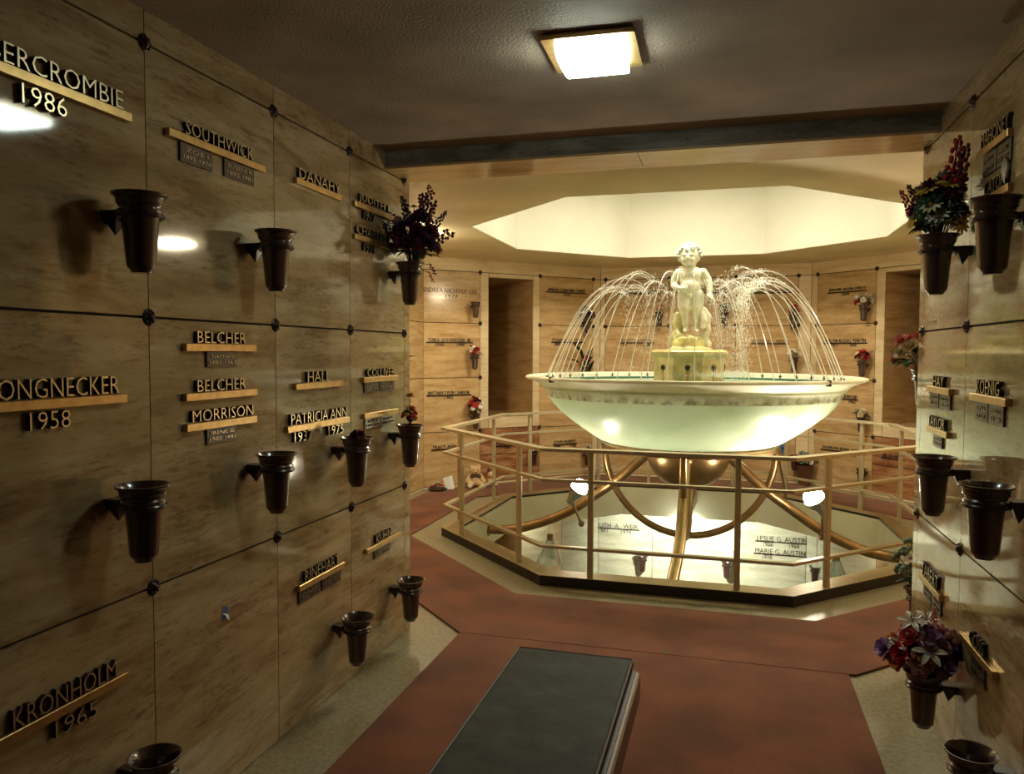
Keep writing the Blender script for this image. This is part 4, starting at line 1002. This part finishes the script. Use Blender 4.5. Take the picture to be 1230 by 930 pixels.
for dx, dz, an, s in ((-.10, .02, 1.1, 1.8), (-.05, .10, .5, 2.2), (.05, .05, -.2, 1.8), (.06, -.12, -.25, 1.9), (.03, -.02, -.4, 1.6), (-.02, .0, .2, 1.6)):
    d = Vector((-math.sin(an)*.7, -math.sin(an)*.7, math.cos(an))); o = obj('leaf', leaf_mesh('dgreen', .10, .045), t, (dx*.7, dx*.7-.02, dz)); o.rotation_mode = 'QUATERNION'; o.rotation_quaternion = d.to_track_quat('Y', 'Z'); o.scale = (s,)*3
fl('l8', 'single pale flower in a vase low behind the railing', .02, .07, [('rose', 'white', 2, 1.3)], 25, 2)
fl('b1', 'single pink bloom in the rear wall vase left of the statue', .03, .10, [('rose', 'pink', 2, 1.1)], 26, 3)
fl('b2', 'sparse greenery in the rear wall vase right of the statue', .05, .09, [('cluster', 'dgreen', 4, 1.)], 27, 8)
fl('b3', 'tight red bunch in the top vase at the right end of the rear wall', .04, .10, [('carnation', 'red', 7, 1.1)], 28, 4)
fl('b4', 'sparse white bunch in the second vase at the right end of the rear wall', .075, .09, [('cluster', 'white', 3, 1.), ('daisy', 'cream', 4, 1.)], 29, 8, lc=('grey', 'green'))
fl('r1', 'white, cream and red bunch in the top panel of the right rear wall', .085, .11, [('carnation', 'white', 5, 1.2), ('rose', 'cream', 3, 1.2), ('rose', 'red', 2, 1.3)], 30, 8)
fl('r2', 'dark red bunch with pale fronds in the second panel of the right rear wall', .065, .11, [('carnation', 'red', 5, 1.2), ('rose', 'dred', 3, 1.), ('cluster', 'cream', 3, .9)], 31, 12, lc=('grey', 'dgreen'), leafL=.10, lw=.016)
fl('r3', 'cream and pink bunch in the third panel of the right rear wall', .065, .07, [('carnation', 'cream', 5, 1.2), ('rose', 'dpink', 3, 1.)], 32, 5)
fl('n1', 'pink roses and white blossoms peeping out past the end of the right corridor wall', .13, .17, [('rose', 'pink', 9, 1.35), ('daisy', 'cream', 5, 1.3), ('rose', 'cream', 4, 1.2)], 33, 12, lc=('green', 'green'), lean=(-.05, 0), lw=.05)
fl('n2', 'bushy grey-green foliage low behind the end of the right corridor wall', .10, .28, [('cluster', 'grey', 12, 1.1), ('daisy', 'white', 3, 1.)], 34, 26, lc=('grey', 'dgreen'), leafL=.05, lean=(-.02, 0))
fl('n3', 'small white blossom on a stem past the end of the left corridor wall', .02, .12, [('rose', 'white', 2, .9)], 35, 1)
# twig
st = MB(); st.tube([(0, 0, -.05), (.01, 0, .03), (.05, 0, .06), (.08, 0, .065)], .0025, 5); st.tube([(.05, 0, .06), (.06, 0, .09)], .002, 5)
obj('twig', st.mesh('twig', FM['brown'], fix=False), None, V['l1'], (0, 0, WLO.rz), 'bare brown twig in the small vase of the top panel left of the niche', 'twig')
# blue bow on a thin holder behind the bowl
t = thing('blue_bow', 'blue bow with hanging tails against the rear wall, right under the bowl', 'bow', WB.pt(WB.px(940, 537)[0], WB.px(940, 537)[1], .03), WB.rz)
mb = MB(); mb.ball((-.03, -.01, .01), (.035, .02, .03), 10, 7); mb.ball((.03, -.01, .012), (.035, .02, .035), 10, 7); mb.ball((0, -.02, 0), (.014, .014, .016), 8, 6); obj('loops', mb.mesh('loops', FM['blue'], True, fix=False), t)
mb = MB(); mb.add([(-.01, -.01, 0), (.008, -.012, 0), (.05, -.012, -.11), (.028, -.01, -.12)], [(0, 1, 2, 3)]); mb.add([(-.01, -.01, 0), (.008, -.01, 0), (-.005, -.012, -.09), (-.025, -.012, -.08)], [(0, 1, 2, 3)]); obj('tails', mb.mesh('tails', FM['blue'], fix=False), t)

# ------------------------------------------------------------------ bench
t = thing('bench', 'tan wooden bench with a dark green marbled cushion top, standing on the runner', 'bench', (-.55, 2.0, .012))
x0, x1, y0, y1 = -.225, .225, -.75, .868
mb = MB(); mb.bevbox((x0-.02, y0, .30), (x1+.028, y1-.02, .40), .006); fr = obj('frame', mb.mesh('frame', WOOD), t)
mb = MB(); mb.box((x0-.018, y0+.01, .400), (x1+.012, y1-.03, .406)); obj('backing_strip', mb.mesh('backing_strip', PIPING), t)
# cushion with slightly uneven soft edges
mb = MB(); n1, n2 = 14, 44; top = []; rn = random.Random(2)
wob = [rn.uniform(-.003, .003) for _ in range(n2+1)]
for z_, ins in ((.406, .004), (.414, 0), (.428, 0), (.436, .006), (.439, .016)):
    for j in range(n2+1):
        for i in range(n1+1):
            u, v = i/n1, j/n2
            X = x0+ins+wob[j]*(u < .1)+(x1-x0-2*ins)*u; Y_ = y0+ins+(y1-y0-2*ins)*v
            mb.v.append(Vector((X, Y_, z_)))
w1 = n1+1; L1 = w1*(n2+1)
for k in range(4):
    bd = [i for i in range(w1)]+[j*w1+n1 for j in range(1, n2+1)]+[n2*w1+i for i in range(n1-1, -1, -1)]+[j*w1 for j in range(n2-1, 0, -1)]
    for q in range(len(bd)):
        a, b_ = bd[q], bd[(q+1) % len(bd)]; mb.f.append([k*L1+a, k*L1+b_, (k+1)*L1+b_, (k+1)*L1+a]); mb.m.append(0)
for j in range(n2):
    for i in range(n1): o_ = 4*L1+j*w1+i; mb.f.append([o_, o_+1, o_+1+w1, o_+w1]); mb.m.append(0)
cs = obj('cushion', mb.mesh('cushion', CUSHION, True), t)
mb = MB(); c_ = .004
loop = [(x0+c_+wob[0], y0+c_), (x1-c_, y0+c_), (x1-c_, y1-c_), (x0+c_, y1-c_)]
P = []
for i in range(4):
    a, b_ = loop[i], loop[(i+1) % 4]
    for q in range(12): u = q/12; P.append((a[0]+(b_[0]-a[0])*u, a[1]+(b_[1]-a[1])*u, .435))
mb.tube(P, .0045, 6, True); obj('piping', mb.mesh('piping', PIPING, True), cs)
for sx in (-1, 1):
    for yy in (y0+.12, .27):
        mb = MB(); mb.bevbox((-.035, -.035, 0), (.035, .035, .302), .004); obj('leg', mb.mesh('leg', WOOD_D), t, (sx*.175, yy, 0))
obj('scrap', (lambda mb: (mb.add([(-.018, -.01, 0), (.01, -.014, .002), (.02, .006, .001), (-.008, .012, .003)], [(0, 1, 2, 3)]), mb.mesh('scrap', FM['green'], fix=False))[1])(MB()), None, (*[(EYE+ray(799, 783)*((.014-1.6)/ray(799, 783).z))[i] for i in (0, 1)], .0135), None, 'tiny green scrap lying on the carpet ring beyond the bench', 'scrap')

# ------------------------------------------------------------------ things on the floor by the left rear wall
def fl_pt(x, y, z=0): d = ray(x, y); return EYE+d*((z-1.6)/d.z)
FUR = mat('tan_plush', (.50, .34, .18), .95, noise=.3, scale=80); FUR2 = mat('white_plush', (.70, .62, .48), .95)
DPL = mat('dark_plush', (.06, .03, .025), .9)
bp = fl_pt(568, 586, .012); bp = Vector((-2.86, 8.60, .012))
t = thing('teddy_bear', 'tan plush teddy bear sitting on the floor against the left rear wall', 'teddy bear', bp, PI*.12)
body = [('b', (0, 0, .075), (.075, .065, .08)), ('b', (0, -.01, .19), (.066, .058, .06)), ('b', (0, -.058, .178), (.03, .025, .024)), ('b', (-.05, 0, .24), (.022, .012, .024)), ('b', (.05, 0, .24), (.022, .012, .024)),
        ('l', [(-.06, -.01, .125), (-.10, -.05, .07)], [.03, .028]), ('l', [(.06, -.01, .125), (.10, -.05, .07)], [.03, .028]), ('l', [(-.04, -.03, .035), (-.07, -.12, .032)], [.035, .034]), ('l', [(.04, -.03, .035), (.07, -.12, .032)], [.035, .034])]
obj('body', blob(body, 'body', FUR, .007, 2), t)
for s in (-1, 1):
    mb = MB(); mb.ball((s*.024, -.062, .205), .007, 8, 6); obj('eye', mb.mesh('eye', DARK, True), t)
    mb = MB(); mb.ball((s*.072, -.150, .034), (.026, .008, .026), 10, 6); obj('foot_pad', mb.mesh('foot_pad', FUR2, True), t)
mb = MB(); mb.ball((0, -.083, .186), (.011, .007, .008), 8, 6); obj('nose', mb.mesh('nose', DARK, True), t)
mb = MB(); mb.ball((-.035, -.055, .135), (.034, .014, .020), 8, 6); mb.ball((.035, -.055, .135), (.034, .014, .020), 8, 6); obj('ribbon', mb.mesh('ribbon', DPL, True, fix=False), t)
t = thing('plush_toy', 'smaller brown and white plush toy leaning beside the teddy bear', 'plush toy', (-2.70, 8.70, .012), .5)
obj('body', blob([('b', (0, 0, .055), (.055, .05, .055)), ('b', (0, -.02, .135), (.045, .04, .042)), ('l', [(-.03, -.02, .03), (-.05, -.08, .025)], [.024, .022]), ('l', [(.03, -.02, .03), (.05, -.08, .025)], [.024, .022])], 'body', FUR, .007, 2), t)
mb = MB(); mb.ball((-.03, -.02, .19), (.018, .010, .038), 8, 6); mb.ball((.03, -.02, .19), (.018, .010, .038), 8, 6); obj('ears', mb.mesh('ears', DPL, True, fix=False), t)
cp = Vector((-3.06, 8.36, .012))
t = thing('greeting_card', 'open white card standing on the floor left of the teddy bear', 'card', cp, PI*.22)
mb = MB(); mb.add([(-.005, 0, 0), (-.075, .03, .0), (-.10, .045, .13), (-.03, .02, .15)], [(0, 1, 2, 3)]); obj('left_leaf', mb.mesh('left_leaf', PAPER, fix=False), t)
mb = MB(); mb.add([(-.005, 0, 0), (.045, .045, 0), (.02, .07, .15), (-.03, .02, .15)], [(0, 1, 2, 3)]); obj('right_leaf', mb.mesh('right_leaf', PAPER, fix=False), t)
t = thing('flower_dish', 'low dish of orange and white blossoms on the floor at the far left', 'dish', (-3.20, 8.25, .012))
mb = MB(); mb.lathe([(0, 0), (.09, 0), (.115, .02), (.11, .02), (.085, .006), (0, .006)], 24); obj('dish', mb.mesh('dish', BRONZE_D, True), t)
rn = random.Random(9)
for i in range(12):
    a = rn.uniform(0, 2*PI); r = rn.uniform(.0, .08); c_ = ('white', 'orange', 'pink', 'cream')[i % 4]
    o = obj('flower', flower_mesh('rose', c_), t, (r*math.cos(a), r*math.sin(a), .03+.05*(1-r/.08))); o.scale = (1.1,)*3
# posy low against the rear wall right, seen between the rails
t = bouquet('teal and red posy in a low basket against the right rear wall, between the rails', WRO.pt(.05, .27, .12), .12, .12, [('cluster', 'grey', 8, 1.3), ('rose', 'red', 3, 1.2), ('rose', 'white', 2, 1.2), ('cluster', 'dgreen', 6, 1.2)], 41, 10, lc=('grey', 'dgreen'))
mb = MB(); mb.lathe([(0, -.255), (.07, -.255), (.10, -.02), (.104, -.015), (.095, -.02), (.06, -.20), (0, -.20)], 20); obj('basket', mb.mesh('basket', WOOD_D, True), t)
# clear cone shades under the legs
for sx, lb in ((-1.60, 'clear cone-shaped glass shade hanging under the left fountain leg'), (.92, 'clear cone-shaped glass shade hanging under the right fountain leg')):
    z_ = -.17 if sx < 0 else -.17
    t = thing('glass_shade', lb, 'glass shade', (sx, 7.06, z_))
    mb = MB(); mb.lathe([(.035, 0), (.05, -.04), (.13, -.22), (.125, -.22), (.045, -.04), (.03, 0)], 28, cap=False); obj('cone', mb.mesh('cone', GLASS, True, fix=False), t)
    mb = MB(); mb.tube([(0, 0, -.005), (0, 0, .05)], .03, 12); obj('cap', mb.mesh('cap', GOLD, True), t)

# ------------------------------------------------------------------ render settings
w = bpy.data.worlds.new('world'); sc.world = w; w.use_nodes = True
w.node_tree.nodes['Background'].inputs['Color'].default_value = (.01, .009, .007, 1); w.node_tree.nodes['Background'].inputs['Strength'].default_value = 0
sc.view_settings.view_transform = 'Standard'; sc.view_settings.look = 'None'; sc.view_settings.gamma = 1
sc.view_settings.use_curve_mapping = False; sc.view_settings.exposure = EXPO
sc.cycles.max_bounces = 8; sc.cycles.diffuse_bounces = 5; sc.cycles.glossy_bounces = 4; sc.cycles.transparent_max_bounces = 16
sc.cycles.caustics_reflective = False; sc.cycles.caustics_refractive = False; sc.cycles.sample_clamp_indirect = 4
sc.cycles.use_denoising = True
